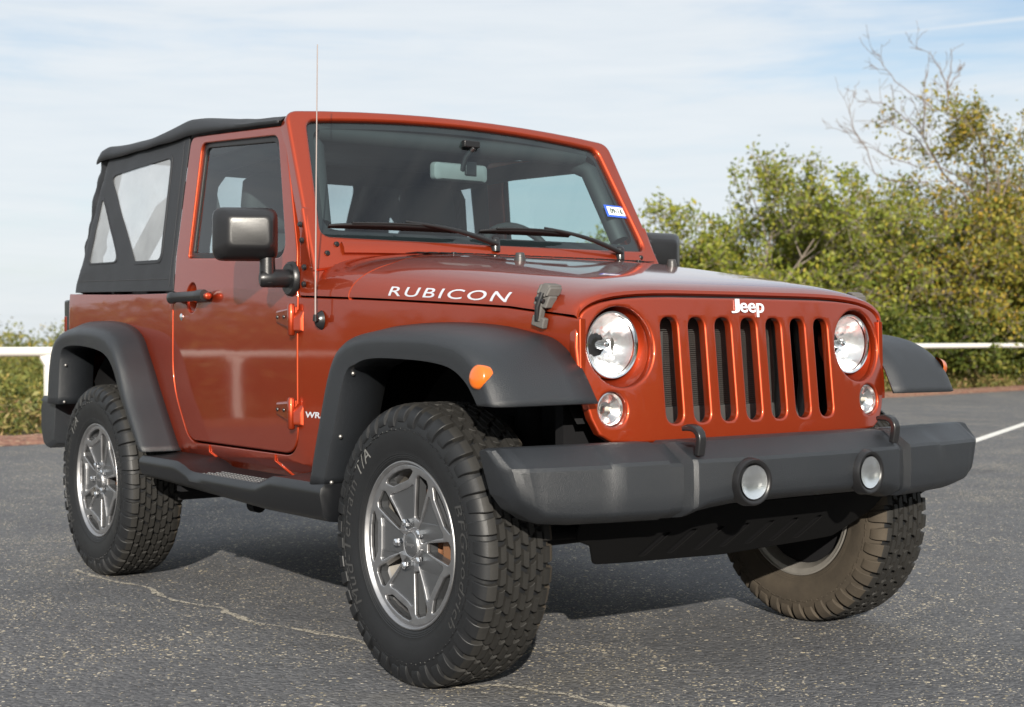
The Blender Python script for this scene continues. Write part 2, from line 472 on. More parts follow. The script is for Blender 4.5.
def make_worn(name, c1, c2, scale, thr):
    """paint or dust that has worn through in places"""
    m, b, out = new_mat(name)
    P = b.n('ShaderNodeTexCoord').outputs['Object']
    nz = b.noise(P, scale, 6, 0.75)
    p = b.n('ShaderNodeBsdfPrincipled', {'Base Color': b.mix(b.noise(P, scale * 2.5, 3), (*c1, 1), (*c2, 1)), 'Roughness': 0.9})
    t = b.n('ShaderNodeBsdfTransparent')
    mx = b.n('ShaderNodeMixShader', {0: b.math('GREATER_THAN', nz, thr)})
    b.nt.links.new(t.outputs[0], mx.inputs[1]); b.nt.links.new(p.outputs[0], mx.inputs[2])
    b.nt.links.new(mx.outputs[0], out.inputs[0])
    return m


def make_soil():
    m, b, out = new_mat('dry_grass_slope')
    P = b.n('ShaderNodeTexCoord').outputs['Object']
    c = b.ramp(b.noise(P, 0.8, 7, 0.7), [(0.3, (0.05, 0.055, 0.018)), (0.5, (0.10, 0.095, 0.035)), (0.7, (0.17, 0.13, 0.07))])
    bn = b.n('ShaderNodeBump', {'Height': b.noise(P, 14, 6, 0.7), 'Strength': 0.9, 'Distance': 0.06})
    p = b.n('ShaderNodeBsdfPrincipled', {'Base Color': c, 'Roughness': 0.95, 'Normal': bn.outputs[0]})
    b.nt.links.new(p.outputs[0], out.inputs[0]); return m


def make_mulch():
    m, b, out = new_mat('fallen_leaf_litter')
    P = b.n('ShaderNodeTexCoord').outputs['Object']
    v = b.n('ShaderNodeTexVoronoi', {'Vector': P, 'Scale': 26.0})
    s = b.n('ShaderNodeSeparateColor', {0: v.outputs['Color']})
    c = b.ramp(s.outputs[0], [(0.0, (0.10, 0.045, 0.03)), (0.4, (0.21, 0.085, 0.055)), (0.75, (0.26, 0.13, 0.08)), (1.0, (0.30, 0.22, 0.14))])
    bn = b.n('ShaderNodeBump', {'Height': s.outputs[1], 'Strength': 0.9, 'Distance': 0.03})
    p = b.n('ShaderNodeBsdfPrincipled', {'Base Color': c, 'Roughness': 0.9, 'Normal': bn.outputs[0]})
    b.nt.links.new(p.outputs[0], out.inputs[0]); return m


def make_leaf(name, stops, trans=0.38):
    m, b, out = new_mat(name)
    g = b.n('ShaderNodeNewGeometry')
    c = b.ramp(g.outputs['Random Per Island'], stops)
    d = b.n('ShaderNodeBsdfPrincipled', {'Base Color': c, 'Roughness': 0.55, 'Specular IOR Level': 0.35})
    t = b.n('ShaderNodeBsdfTranslucent', {'Color': c})
    mx = b.n('ShaderNodeMixShader', {0: trans})
    b.nt.links.new(d.outputs[0], mx.inputs[1]); b.nt.links.new(t.outputs[0], mx.inputs[2])
    b.nt.links.new(mx.outputs[0], out.inputs[0]); return m


ASPHALT = make_asphalt()
SOIL = make_soil(); MULCH = make_mulch()
LEAF_G = make_leaf('green_autumn_leaves', [(0.0, (0.11, 0.145, 0.021)), (0.5, (0.19, 0.22, 0.030)), (0.9, (0.28, 0.275, 0.038)), (1.0, (0.38, 0.30, 0.042))])
LEAF_D = make_leaf('deep_green_leaves', [(0.0, (0.045, 0.072, 0.013)), (0.6, (0.10, 0.125, 0.020)), (1.0, (0.21, 0.20, 0.035))])
LEAF_Y = make_leaf('yellowing_leaves', [(0.0, (0.10, 0.12, 0.018)), (0.5, (0.20, 0.195, 0.028)), (0.85, (0.32, 0.25, 0.035)), (1.0, (0.42, 0.25, 0.03))])
LEAF_F = make_leaf('far_olive_foliage', [(0.0, (0.085, 0.105, 0.026)), (0.5, (0.17, 0.18, 0.042)), (0.85, (0.26, 0.23, 0.06)), (1.0, (0.34, 0.25, 0.07))])
GRASS = make_leaf('verge_weeds', [(0.0, (0.07, 0.095, 0.02)), (0.4, (0.15, 0.15, 0.035)), (0.75, (0.24, 0.19, 0.07)), (1.0, (0.33, 0.19, 0.10))])
BARK = pbr('grey_bark', (0.20, 0.165, 0.135), 0.85, bump=(40, 0.6, 0.01), vary=0.3, vscale=9)
BAREBARK = pbr('bleached_bare_twigs', (0.15, 0.115, 0.09), 0.85, vary=0.25, vscale=5)

# ---- terrain (one sheet to the horizon), falling away beyond the rail
def terrain_z(x, y):
    d = (edge_x(y) - x) / sqrt(1 + ESL * ESL)              # metres beyond the far edge
    if d < 0: return -0.03
    t = min(max((d - 3.0) / 45, 0), 1); s = t * t * (3 - 2 * t)
    z = -0.03 - 5.0 * s
    if d > 0.6: z += 0.10 * noise.noise((x * 0.5, y * 0.5, 0.3)) * min(1, d - 0.6)
    if d > 60: z += 1.5 * noise.noise((x * 0.02, y * 0.02, 3.0))
    return z
bm = bmesh.new()
def axis_steps(lo, hi, c0, c1):
    a = [c0 - 1.5 * k for k in range(0, int((c0 - (lo if lo > -60 else -60)) / 1.5))]
    a = []
    x = c0
    step = 1.0
    while x > lo:
        a.append(x); x -= step; step *= 1.10
    a.append(lo); a = a[::-1]
    x = c0 + 1.0; step = 1.0
    while x < hi:
        a.append(x); x += step
        if x > c1: step *= 1.14
    a.append(hi); return a
xs = axis_steps(-3500, 3500, -10, 0); ys = axis_steps(-3500, 3500, -12, 30)
grid(bm, [[(x, y, terrain_z(x, y)) for y in ys] for x in xs])
bmesh.ops.recalc_face_normals(bm, faces=bm.faces)
if sum(f.normal.z for f in bm.faces) < 0: bmesh.ops.reverse_faces(bm, faces=bm.faces)
tag(finish(bm, 'terrain', SOIL), kind='structure')

rng = random.Random(5)
bm = bmesh.new()
py_ = frange(-60, 60, 480)
rowa = [(edge_x(y) + 0.05 * noise.noise((y * 1.3, 0, 0)) + 0.02 * noise.noise((y * 7, 1, 0)), y, 0.0) for y in py_]
rowb = [(32.0, y, 0.0) for y in py_]
fs = grid(bm, [rowa, [(a[0] + 3, a[1], 0) for a in rowa], rowb])
if sum(f.normal.z for f in bm.faces) <= 0:
    bm.normal_update()
bm.normal_update()
if sum(f.normal.z for f in bm.faces) < 0: bmesh.ops.reverse_faces(bm, faces=bm.faces)
tag(finish(bm, 'car_park', ASPHALT), kind='structure')

# strip of reddish leaf litter along the edge
bm = bmesh.new()
rows = []
for k in range(7):
    s = k / 6
    row = []
    for y in py_:
        x = edge_x(y) + 0.10 - s * (1.25 + 0.35 * noise.noise((y * 0.5, 4, 0)))
        z = 0.004 + 0.055 * sin(pi * min(1, s * 1.05)) + 0.02 * noise.noise((x * 3, y * 3, 2))
        if k in (0, 6): z = 0.003 if k == 0 else -0.06
        row.append((x, y, z))
    rows.append(row)
grid(bm, rows); bm.normal_update()
if sum(f.normal.z for f in bm.faces) < 0: bmesh.ops.reverse_faces(bm, faces=bm.faces)
tag(finish(bm, 'leaf_litter', MULCH), kind='structure')

# worn white bay line
WORN = make_worn('worn_white_line', (0.72, 0.70, 0.66), (0.60, 0.59, 0.56), 30, 0.40)
bm = bmesh.new()
a, b_ = Vector((-4.2, 6.95, 0.004)), Vector((-9.6, 18.2, 0.004)); dr = (b_ - a).normalized(); nn = Vector((-dr.y, dr.x, 0)) * 0.052
grid(bm, [[a + (b_ - a) * k / 60 + nn for k in range(61)], [a + (b_ - a) * k / 60 - nn for k in range(61)]]); bm.normal_update()
if sum(f.normal.z for f in bm.faces) < 0: bmesh.ops.reverse_faces(bm, faces=bm.faces)
tag(finish(bm, 'parking_line', WORN), kind='structure')

# dusty cracks in the asphalt
DUST = make_worn('tan_crack_dust', (0.50, 0.46, 0.38), (0.33, 0.30, 0.25), 85, 0.49)
CR = [[(-2.6, -0.93), (-2.169, -0.89), (-2.03, -0.849), (-1.834, -0.867), (-1.67, -0.884), (-1.509, -0.844), (-1.388, -0.808), (-1.169, -0.835), (-1.014, -0.814), (-0.846, -0.75), (-0.7, -0.715), (-0.544, -0.701), (-0.3, -0.69), (-0.05, -0.78), (0.104, -0.80), (0.134, -0.705), (0.23, -0.654), (0.332, -0.612), (0.472, -0.588), (0.75, -0.5), (1.0, -0.46)],
      [(-1.9, -1.95), (-1.5, -1.78), (-1.149, -1.666), (-1.102, -1.557), (-1.1, -1.431), (-1.066, -1.312), (-1.074, -1.245)]]
bm = bmesh.new(); rng = random.Random(3)
for ci, pl in enumerate(CR[:1]):
    pts = []
    for (x0, y0), (x1, y1) in zip(pl, pl[1:]):
        n = max(2, int(hypot(x1 - x0, y1 - y0) / 0.012))
        for k in range(n): pts.append(Vector((x0 + (x1 - x0) * k / n, y0 + (y1 - y0) * k / n, 0.0035)))
    L, Rr = [], []
    for i, q in enumerate(pts):
        d = (pts[min(i + 1, len(pts) - 1)] - pts[max(i - 1, 0)]).normalized(); nrm = Vector((-d.y, d.x, 0))
        wig = 0.010 * noise.noise((q.x * 30, q.y * 30, ci)) + 0.02 * noise.noise((q.x * 7, q.y * 7, ci))
        wd = 0.004 + 0.011 * max(0, 0.55 + noise.noise((q.x * 9, q.y * 9, 5)))
        if ci == 1: wd *= 0.8
        L.append(q + nrm * (wig + wd)); Rr.append(q + nrm * (wig - wd))
    grid(bm, [L, Rr])
bm.normal_update()
for f in bm.faces:
    if f.normal.z < 0: f.normal_flip()
tag(finish(bm, 'asphalt_crack', DUST), kind='structure')

# ---- white pipe rail along the edge: one continuous welded rail on posts
rail = empty('guard_rail', (edge_x(1.8) - 0.72, 1.8, 0))
tag(rail, 'long white painted pipe rail on square posts along the far edge of the car park', 'railing')
def rail_x(y): return edge_x(y) - 0.72
bm = bmesh.new()
tube(bm, [(rail_x(y) - rail.location.x, y - 1.8, 0.895) for y in frange(-34.5, 57, 36)], 0.049, 14)
finish(bm, 'pipe', WHITEP, rail, 60)
for k in range(-5, 8):
    y = 1.86 + (6.9 if k < 0 else 7.6) * k
    bm = bmesh.new(); box(bm, (-0.045, -0.045, -0.3), (0.045, 0.045, 0.86))
    hexa(bm, [(-0.03, -0.045, 0.74), (0.03, -0.045, 0.74), (0.03, 0.045, 0.74), (-0.03, 0.045, 0.74)],
         [(-0.03, -0.13, 0.885), (0.03, -0.13, 0.885), (0.03, 0.13, 0.885), (-0.03, 0.13, 0.885)])
    o = finish(bm, 'post', WHITEP, rail, 40); o.location = (rail_x(y) - rail.location.x, y - 1.8, 0)

# ---- foliage
def leaf_mesh(name, pts, size, seed, mat, up=0.35, aspect=0.5):
    """one small folded leaf per point"""
    g = np.random.default_rng(seed); n = len(pts); P = np.asarray(pts, float)
    d = g.normal(size=(n, 3)); d[:, 2] -= 0.25; d /= np.linalg.norm(d, axis=1)[:, None]
    nr = g.normal(size=(n, 3)); nr[:, 2] += up * 2
    s = np.cross(d, nr); s /= np.linalg.norm(s, axis=1)[:, None] + 1e-9
    L = (np.asarray(size) * np.ones(n) * g.uniform(0.6, 1.3, n))[:, None]; W = L * aspect
    fold = np.cross(s, d) * (W * 0.25)
    v = np.stack([P - d * L * 0.5, P + s * W * 0.5 + fold, P + d * L * 0.5, P - s * W * 0.5 + fold], 1).reshape(-1, 3)
    me = bpy.data.meshes.new(name)
    me.vertices.add(4 * n); me.vertices.foreach_set('co', v.ravel().astype(np.float32))
    me.loops.add(4 * n); me.loops.foreach_set('vertex_index', np.arange(4 * n, dtype=np.int32))
    me.polygons.add(n); me.polygons.foreach_set('loop_start', np.arange(0, 4 * n, 4, dtype=np.int32))
    me.update(calc_edges=True); me.materials.append(mat)
    return me


class Tree:
    def __init__(s, seed): s.r = random.Random(seed); s.segs = []; s.leafpts = []; s.seed = seed
    def branch(s, p, d, length, rad_, level, maxlev, wig=0.25, up=0.15, nchild=(5, 7), leaf_n=0, spread=0.10, shrink=0.55, cang=(35, 70)):
        r = s.r; n = max(4, int(6 - level)); pts = [Vector(p)]; rads = [rad_]
        dirs = [Vector(d).normalized()]
        for i in range(n):
            dd = (dirs[-1] + Vector((r.gauss(0, wig), r.gauss(0, wig), r.gauss(0, wig) + up))).normalized()
            dirs.append(dd); pts.append(pts[-1] + dd * length / n); rads.append(rad_ * (1 - 0.75 * (i + 1) / n))
        s.segs.append((pts, rads, level))
        if level < maxlev:
            for k in range(r.randint(*nchild)):
                t = r.uniform(0.25, 1.0); i = min(int(t * n), n - 1); f = t * n - i
                q = pts[i].lerp(pts[i + 1], f); dd = dirs[i + 1]
                ax = dd.cross(Vector((r.gauss(0, 1), r.gauss(0, 1), r.gauss(0, 1)))).normalized()
                cd = Matrix.Rotation(rad(r.uniform(*cang)), 3, ax) @ dd
                s.branch(q, cd, length * shrink * r.uniform(0.7, 1.25) * (1.15 - 0.4 * t), max(rads[i] * 0.6, 0.004), level + 1, maxlev, wig, up, nchild, leaf_n, spread, shrink, cang)
        if leaf_n and level >= maxlev - 1:
            m = leaf_n if level == maxlev else leaf_n // 2
            for k in range(m):
                t = r.random() ** 0.75; i = min(int(t * n), n - 1)
                q = pts[i].lerp(pts[i + 1], t * n - i)
                s.leafpts.append(q + Vector((r.gauss(0, spread), r.gauss(0, spread), r.gauss(0, spread))))
    def wood(s, name, mat, parent, minr=0.004):
        bm = bmesh.new()
        for pts, rads, lev in s.segs:
            tube(bm, pts, [max(q, minr) for q in rads], 8 if lev == 0 else (6 if lev == 1 else 4), cap=False)
        return finish(bm, name, mat, parent, 180)


def make_tree(loc, seed, stems, length, rad_, maxlev, mat, label, cat='tree', name='tree', leaf_n=26, size=0.10, lean=0.35, wig=0.22, up=0.12,
              nchild=(5, 7), spread=0.12, group=None, shrink=0.55, cang=(35, 70), bark=None, minr=0.005, dirs=None):
    t = Tree(seed); r = t.r
    base = (loc[0], loc[1], terrain_z(loc[0], loc[1]) - 0.1)
    root = empty(name, base); tag(root, label, cat, group)
    for k in range(stems):
        a = 2 * pi * (k + r.random() * 0.6) / stems; l = lean * r.uniform(0.5, 1.3) if stems > 1 else 0.08
        d = dirs[k] if dirs else (cos(a) * l, sin(a) * l, 1)
        t.branch((0.12 * cos(a) * (stems > 1), 0.12 * sin(a) * (stems > 1), 0), d, length * r.uniform(0.85, 1.1), rad_, 0, maxlev, wig, up, nchild, leaf_n, spread, shrink, cang)
    t.wood('trunk', bark or BARK, root, minr)
    if leaf_n:
        me = leaf_mesh('crown', t.leafpts, size, seed, mat)
        o = bpy.data.objects.new('crown', me); COL.objects.link(o); o.parent = root
    return root


G = 'trees and bushes behind the rail'
make_tree((-17.98, 18.65), 11, 6, 3.55, 0.06, 3, LEAF_G, 'bushy green tree with feathery arching twigs just right of the windscreen', leaf_n=14, lean=0.8, up=0.05, group=G, size=0.115, nchild=(5, 7), spread=0.08, wig=0.24, shrink=0.60)
make_tree((-18.3, 16.9), 12, 6, 2.9, 0.05, 3, LEAF_G, 'small yellow-green tree showing nearest the wing mirror on the far side', leaf_n=14, lean=0.95, up=0.03, group=G, size=0.11, spread=0.08, wig=0.24, shrink=0.60)
make_tree((-18.6, 21.6), 13, 6, 3.45, 0.06, 3, LEAF_G, 'loose green tree with upright sprigs between the bushy tree and the bare branches', leaf_n=14, lean=0.6, up=0.10, group=G, size=0.115, spread=0.08, shrink=0.60)
make_tree((-18.9, 24.4), 14, 5, 2.9, 0.06, 3, LEAF_D, 'dense dark green bush under the bare branches', 'bush', 'bush', leaf_n=26, lean=0.7, group=G, size=0.12)
make_tree((-17.1, 27.0), 15, 7, 4.9, 0.08, 3, LEAF_Y, 'yellowing thin-leaved tree at the right edge of the photo', leaf_n=18, lean=0.48, up=0.06, group=G, size=0.12, spread=0.13)
make_tree((-16.4, 24.7), 21, 6, 3.7, 0.05, 3, LEAF_Y, 'yellow-green thin tree in front of the leafless branches', leaf_n=15, lean=0.55, up=0.04, group=G, size=0.11, spread=0.12)
make_tree((-15.7, 24.9), 16, 6, 1.35, 0.04, 3, LEAF_D, 'low leafy bush right behind the rail on the right', 'bush', 'bush', leaf_n=26, lean=0.9, group=G, size=0.09, nchild=(4, 6))
make_tree((-16.0, 17.2), 17, 6, 1.7, 0.04, 3, LEAF_D, 'low dark bush at the foot of the bushy tree behind the bonnet', 'bush', 'bush', leaf_n=26, lean=0.9, group=G, size=0.10, nchild=(4, 6))
make_tree((-16.2, 21.4), 18, 6, 1.75, 0.04, 3, LEAF_D, 'spreading olive bush behind the left headlight', 'bush', 'bush', leaf_n=26, lean=0.9, group=G, size=0.10, nchild=(4, 6))
make_tree((-20.6, 28.6), 19, 5, 2.8, 0.06, 3, LEAF_G, 'green bush filling the gap behind the bare-branched tree', 'bush', 'bush', leaf_n=24, lean=0.7, group=G, size=0.12)
make_tree((-17.2, 25.6), 20, 5, 1.9, 0.05, 3, LEAF_Y, 'yellow-tinged bush around the foot of the leafless tree', 'bush', 'bush', leaf_n=16, lean=0.9, group=G, size=0.10)
# the leafless tree that reaches over the bushes: main limbs, then random twigs off them
LIMBS = [
 [(-16.47, 25.71, -0.4), (-16.53, 25.65, 1.71), (-16.64, 25.5, 2.64), (-16.73, 25.4, 3.57), (-16.81, 25.29, 4.5)],
 [(-16.73, 25.4, 3.57), (-16.67, 25.48, 4.5), (-16.73, 25.41, 5.42), (-16.84, 25.26, 5.82), (-16.99, 25.06, 6.03), (-17.24, 24.72, 6.31), (-17.44, 24.46, 6.36), (-17.62, 24.22, 6.61), (-17.96, 23.76, 7.03), (-18.13, 23.53, 7.4), (-18.2, 23.44, 7.68)],
 [(-17.24, 24.72, 6.31), (-17.23, 24.74, 6.63), (-17.25, 24.73, 6.98), (-17.34, 24.6, 7.33), (-17.47, 24.43, 7.68), (-17.76, 24.04, 7.82)],
 [(-17.23, 24.74, 6.63), (-17.31, 24.82, 6.88), (-17.2, 25.08, 7.2), (-17.15, 25.27, 7.52)],
 [(-17.25, 24.73, 6.9), (-17.18, 24.8, 7.4), (-17.13, 24.72, 7.77)],
 [(-16.81, 25.29, 4.03), (-17.2, 24.77, 4.73), (-17.46, 24.42, 5.31), (-17.59, 24.25, 5.78), (-17.62, 24.21, 6.24), (-17.75, 24.03, 6.66)],
 [(-17.5, 24.4, 5.3), (-17.96, 24.48, 5.79), (-18.34, 24.31, 6.04), (-18.67, 24.21, 6.26), (-19.22, 23.82, 6.27)],
 [(-17.6, 24.24, 5.8), (-17.89, 24.4, 6.01), (-18.28, 24.15, 6.44), (-18.5, 23.93, 6.61), (-18.86, 23.53, 6.67)],
 [(-17.45, 24.33, 4.7), (-17.81, 23.75, 4.68), (-17.94, 23.48, 4.72), (-18.1, 23.18, 4.87), (-18.16, 23.01, 5.42), (-18.31, 22.73, 5.85), (-18.34, 22.6, 6.35), (-18.2, 22.71, 6.66), (-18.33, 22.44, 6.79)],
 [(-16.81, 25.29, 4.2), (-16.7, 24.65, 4.68), (-16.93, 24.12, 4.96), (-17.18, 23.54, 4.94), (-17.42, 22.97, 5.13), (-17.6, 22.5, 5.32), (-17.77, 22.03, 5.55), (-17.87, 21.67, 5.84)],
 [(-16.1, 26.26, 4.61), (-16.25, 26.06, 4.56), (-16.94, 25.12, 4.73), (-17.49, 24.38, 4.71)],
 [(-16.57, 25.4, 2.63), (-17.09, 24.99, 3.69), (-17.61, 24.57, 3.96), (-18.13, 24.15, 3.79), (-18.67, 23.72, 3.91), (-19.13, 23.37, 3.69), (-19.51, 23.14, 3.41)],
 [(-16.58, 25.61, 1.94), (-17.1, 25.01, 2.69), (-17.69, 24.3, 2.84), (-18.27, 23.59, 2.7), (-18.72, 23.07, 2.29)],
 [(-15.8, 26.2, 2.85), (-16.06, 25.61, 2.8), (-16.38, 24.94, 2.5), (-16.7, 24.27, 2.79), (-16.94, 23.7, 3.28)],
 [(-17.55, 24.25, 5.7), (-17.37, 24.08, 6.31), (-17.32, 23.99, 6.87), (-17.23, 23.94, 7.19)]]
bt = Tree(31); B0 = Vector((-16.47, 25.71, terrain_z(-16.47, 25.71)))
rb = random.Random(77)
for li, lp in enumerate(LIMBS):
    pts = []
    for k in range(len(lp) - 1):
        for q in range(3): pts.append(Vector(lp[k]).lerp(Vector(lp[k + 1]), q / 3) + Vector((rb.gauss(0, 0.012), rb.gauss(0, 0.012), rb.gauss(0, 0.012))) - B0)
    pts.append(Vector(lp[-1]) - B0)
    r0_ = 0.075 if li == 0 else (0.027 if li in (1, 5, 11, 13) else 0.017)
    n = len(pts); bt.segs.append((pts, [max(r0_ * (1 - 0.80 * k / n), 0.0065) for k in range(n)], 1))
    if li == 0: continue
    for k in range(1, n - 1):
        if rb.random() < 0.55:
            d = (pts[k + 1] - pts[k]).normalized(); ax = d.cross(Vector((rb.gauss(0, 1), rb.gauss(0, 1), rb.gauss(0, 1)))).normalized()
            cd = Matrix.Rotation(rad(rb.uniform(25, 60)), 3, ax) @ d; cd.z += 0.25
            bt.branch(pts[k], cd, rb.uniform(0.25, 0.75), 0.008, 2, 3, 0.22, 0.10, (1, 3), 0, 0, 0.6, (25, 55))
root = empty('tree', B0); tag(root, 'leafless tree with long grey branches reaching up over the bushes', 'tree', G)
bt.wood('trunk', BAREBARK, root, 0.005)
# scrub on the falling slope along the rail (one mass of ground cover), weeds on the verge, far woods
g = np.random.default_rng(4); P = []; SZ = []
for k in range(250):
    y = g.uniform(-30, 9.5); d = 2.2 + 15 * g.random() ** 1.4; x = edge_x(y) - d
    if y > 4 and d < 3: continue
    hz = (g.uniform(0.22, 0.45) + 0.035 * d) if y > -2 else (g.uniform(1.05, 1.25) + 0.06 * d); rr = g.uniform(0.5, 1.1)
    n = int(620 if y > -3 else 800); SZ.append(np.full(n, 0.085 if y > -3 else 0.16))
    q = g.normal(size=(n, 3)); q /= np.linalg.norm(q, axis=1)[:, None]; q *= (g.random((n, 1)) ** 0.45)
    P.append(np.array([x, y, terrain_z(x, y) + hz * 0.55]) + q * np.array([rr, rr, hz * 0.75]))
me = leaf_mesh('scrub', np.concatenate(P), np.concatenate(SZ), 8, LEAF_F); o = bpy.data.objects.new('scrub', me); COL.objects.link(o)
tag(o, 'olive green scrub covering the slope behind the rail', 'scrub', kind='stuff')

P = []
for k in range(5200):
    y = g.uniform(-8, 33); d = 0.75 + abs(g.normal(0, 1.1)) + g.uniform(0, 1.0); x = edge_x(y) - d
    if y < 10 and g.random() < 0.45: continue
    h = g.uniform(0.06, 0.42) * (1.0 if d > 1.2 else 0.6); n = 12
    q = g.normal(size=(n, 3)) * np.array([0.08, 0.08, 0]); q[:, 2] = g.uniform(0, h, n)
    P.append(np.array([x, y, terrain_z(x, y) + 0.02]) + q)
me = leaf_mesh('weeds', np.concatenate(P), 0.11, 9, GRASS, up=0.0, aspect=0.3); o = bpy.data.objects.new('weeds', me); COL.objects.link(o)
tag(o, 'dry yellow-green weeds on the verge under the rail', 'weeds', kind='stuff')

P = []; PN = []
for k in range(420):
    a = g.uniform(0, 2 * pi); near = k < 150
    if near: a = rad(g.uniform(152, 212))
    elif rad(105) < a < rad(222): continue
    R_ = g.uniform(78, 150) if near else g.uniform(95, 150)
    x, y = -4 + R_ * cos(a), R_ * sin(a)
    if edge_x(y) - x < 45 and edge_x(y) - x > -20: continue
    z0 = terrain_z(x, y); hz = (0.954 + 0.0215 * R_ - z0 + g.uniform(-1.6, 0.35)) / 1.02 if near else g.uniform(2.6, 5.0) - min(z0, 0) * 0.8
    rr = g.uniform(2.0, 3.8); n = 1900 if near else 260
    q = g.normal(size=(n, 3)); q /= np.linalg.norm(q, axis=1)[:, None]; q *= (g.random((n, 1)) ** 0.4)
    (PN if near else P).append(np.array([x, y, z0 + hz * 0.5]) + q * np.array([rr, rr, hz * 0.52]))
for k in range(150):                                   # the taller woods on the other side of the car park
    a = rad(g.uniform(-8, 96)); R_ = g.uniform(44, 66)
    x, y = R_ * cos(a), R_ * sin(a)
    if x < 34 and edge_x(y) < x < 33 and y < 60: x = 34 + g.uniform(0, 8)
    hz = g.uniform(5.5, 10.5); rr = g.uniform(2.2, 4.2); n = 420
    q = g.normal(size=(n, 3)); q /= np.linalg.norm(q, axis=1)[:, None]; q *= (g.random((n, 1)) ** 0.4)
    P.append(np.array([x, y, hz * 0.5]) + q * np.array([rr, rr, hz * 0.52]))
me = leaf_mesh('far_woods', np.concatenate(PN), 0.25, 10, LEAF_F, aspect=0.7); o = bpy.data.objects.new('far_woods', me); COL.objects.link(o)
tag(o, 'far olive woods along the horizon', 'woods', kind='stuff')
me = leaf_mesh('woods', np.concatenate(P), 0.62, 12, LEAF_F, aspect=0.7); o = bpy.data.objects.new('woods', me); COL.objects.link(o)
tag(o, 'taller woods across the car park, seen only in reflections', 'woods', kind='stuff')

# ================================================================== the car (x forward, y to its left, z up; front axle at x = 0)
CAR = empty('off_road_car', (0, 0, 0))
tag(CAR, 'copper orange two-door off-road car with black soft top parked on the asphalt', 'car')
WB, TRK, WZ = 2.424, 0.786, 0.395


def side_y(x, z):
    """half width of the body side"""
    y = 0.79
    if x > -0.83: y = 0.79 - 0.136 * (x + 0.83)
    y -= 0.004 * ((z - 0.88) / 0.3) ** 2 if z < 1.16 else 0.0035
    if z > 1.16: y -= 0.11 * (z - 1.16)
    if z < 0.560: y -= (0.560 - z) * 0.8
    if x < -3.03:
        d = min((-3.03 - x) / 0.085, 1); y -= 0.085 * (1 - sqrt(max(0, 1 - d * d)))
    return y

def side_fn(u, v, w_): return Vector((u, -(side_y(u, v) + w_), v))

# ---- hood / cowl section shared by bonnet and cowl
def seam_z(x): return crv(x, [-0.83, -0.559, -0.37, 0.156, 0.27, 0.434], [1.115, 1.102, 1.092, 1.059, 1.045, 1.026])
def top_z(x): return crv(x, [-0.83, -0.62, -0.47, -0.23, 0.0, 0.2, 0.32, 0.39, 0.42], [1.266, 1.259, 1.250, 1.219, 1.187, 1.158, 1.138, 1.121, 1.106])
NPW = 5.2
def sec(x, t, d=0.0):
    """point of the half section, t from 0 (side seam) to 1 (centre line)"""
    a = t * pi / 2
    ys = side_y(x, 0.9) + 0.002; zs = seam_z(x) + 0.003
    c = max(cos(a), 0) ** (2 / NPW)
    return ys * c, zs + (top_z(x) - zs) * sin(a) ** 0.92
def hood_surf_y(x, z):
    zs, zc = seam_z(x) + 0.003, top_z(x); q = min(max((z - zs) / (zc - zs), 0), 1) ** (2 / 0.92)
    return (side_y(x, 0.9) + 0.002) * max(1 - q, 0) ** (1 / NPW)

TT = [0, 0.04, 0.09, 0.15, 0.22, 0.30, 0.38, 0.46, 0.54, 0.62, 0.70, 0.78, 0.86, 0.93, 1.0]
TT = sorted(set(TT + [0.02, 0.065, 0.12, 0.185, 0.26, 0.34, 0.42, 0.50, 0.58]))
def hood_row(x, inset=0.0, drop=0.0):
    h = [sec(x, t) for t in TT]
    left = [(x, y, z - drop) for y, z in h]; right = [(x, -y, z - drop) for y, z in h[::-1]][1:]
    row = left + right
    # turned-in lower flanges
    f0 = (x, left[0][1] - 0.014, left[0][2] - 0.001); f1 = (x, -left[0][1] + 0.014, left[0][2] - 0.001)
    return [f0] + row + [f1]
def bent_row(xf):
    """a row whose x depends on how far round the section it is"""
    row = []
    h = [(t, 1) for t in TT] + [(t, -1) for t in TT[::-1][1:]]
    pts = []
    for t, s in h:
        x = xf(t); y, z = sec(x, t); pts.append((x, s * y, z))
    x = xf(0); y, z = sec(x, 0)
    return [(x, y - 0.014, z - 0.001)] + pts + [(x, -y + 0.014, z - 0.001)]
def rear_x(t): return -0.555 + 0.085 * min(1, t / 0.5) ** 1.5
HX = [-0.44, -0.36, -0.27, -0.18, -0.09, 0.0, 0.09, 0.17, 0.24, 0.30, 0.34, 0.37, 0.395, 0.412]
rows = []
r_first = bent_row(rear_x)
rows.append([(p[0], p[1] * 0.99, p[2] - 0.014) for p in r_first]); rows.append(r_first)
for k, x in enumerate(HX):
    f = max(0, 1 - (k + 1) / 5.0)
    rows.append(bent_row(lambda t, x=x, f=f: x * (1 - f) + (x + (rear_x(t) - rear_x(1))) * f))
last = rows[-1]
rows.append([(0.420, p[1] * 0.996, p[2] - 0.005) for p in last]); rows.append([(0.421, p[1] * 0.990, p[2] - 0.014) for p in last]); rows.append([(0.412, p[1] * 0.985, p[2] - 0.020) for p in last])
bm = bmesh.new(); fs = grid(bm, rows); bmesh.ops.recalc_face_normals(bm, faces=bm.faces)
if max(bm.faces, key=lambda f: f.calc_center_median().z).normal.z < 0: bmesh.ops.reverse_faces(bm, faces=bm.faces)
hood = finish(bm, 'bonnet', PAINT, CAR, 50)

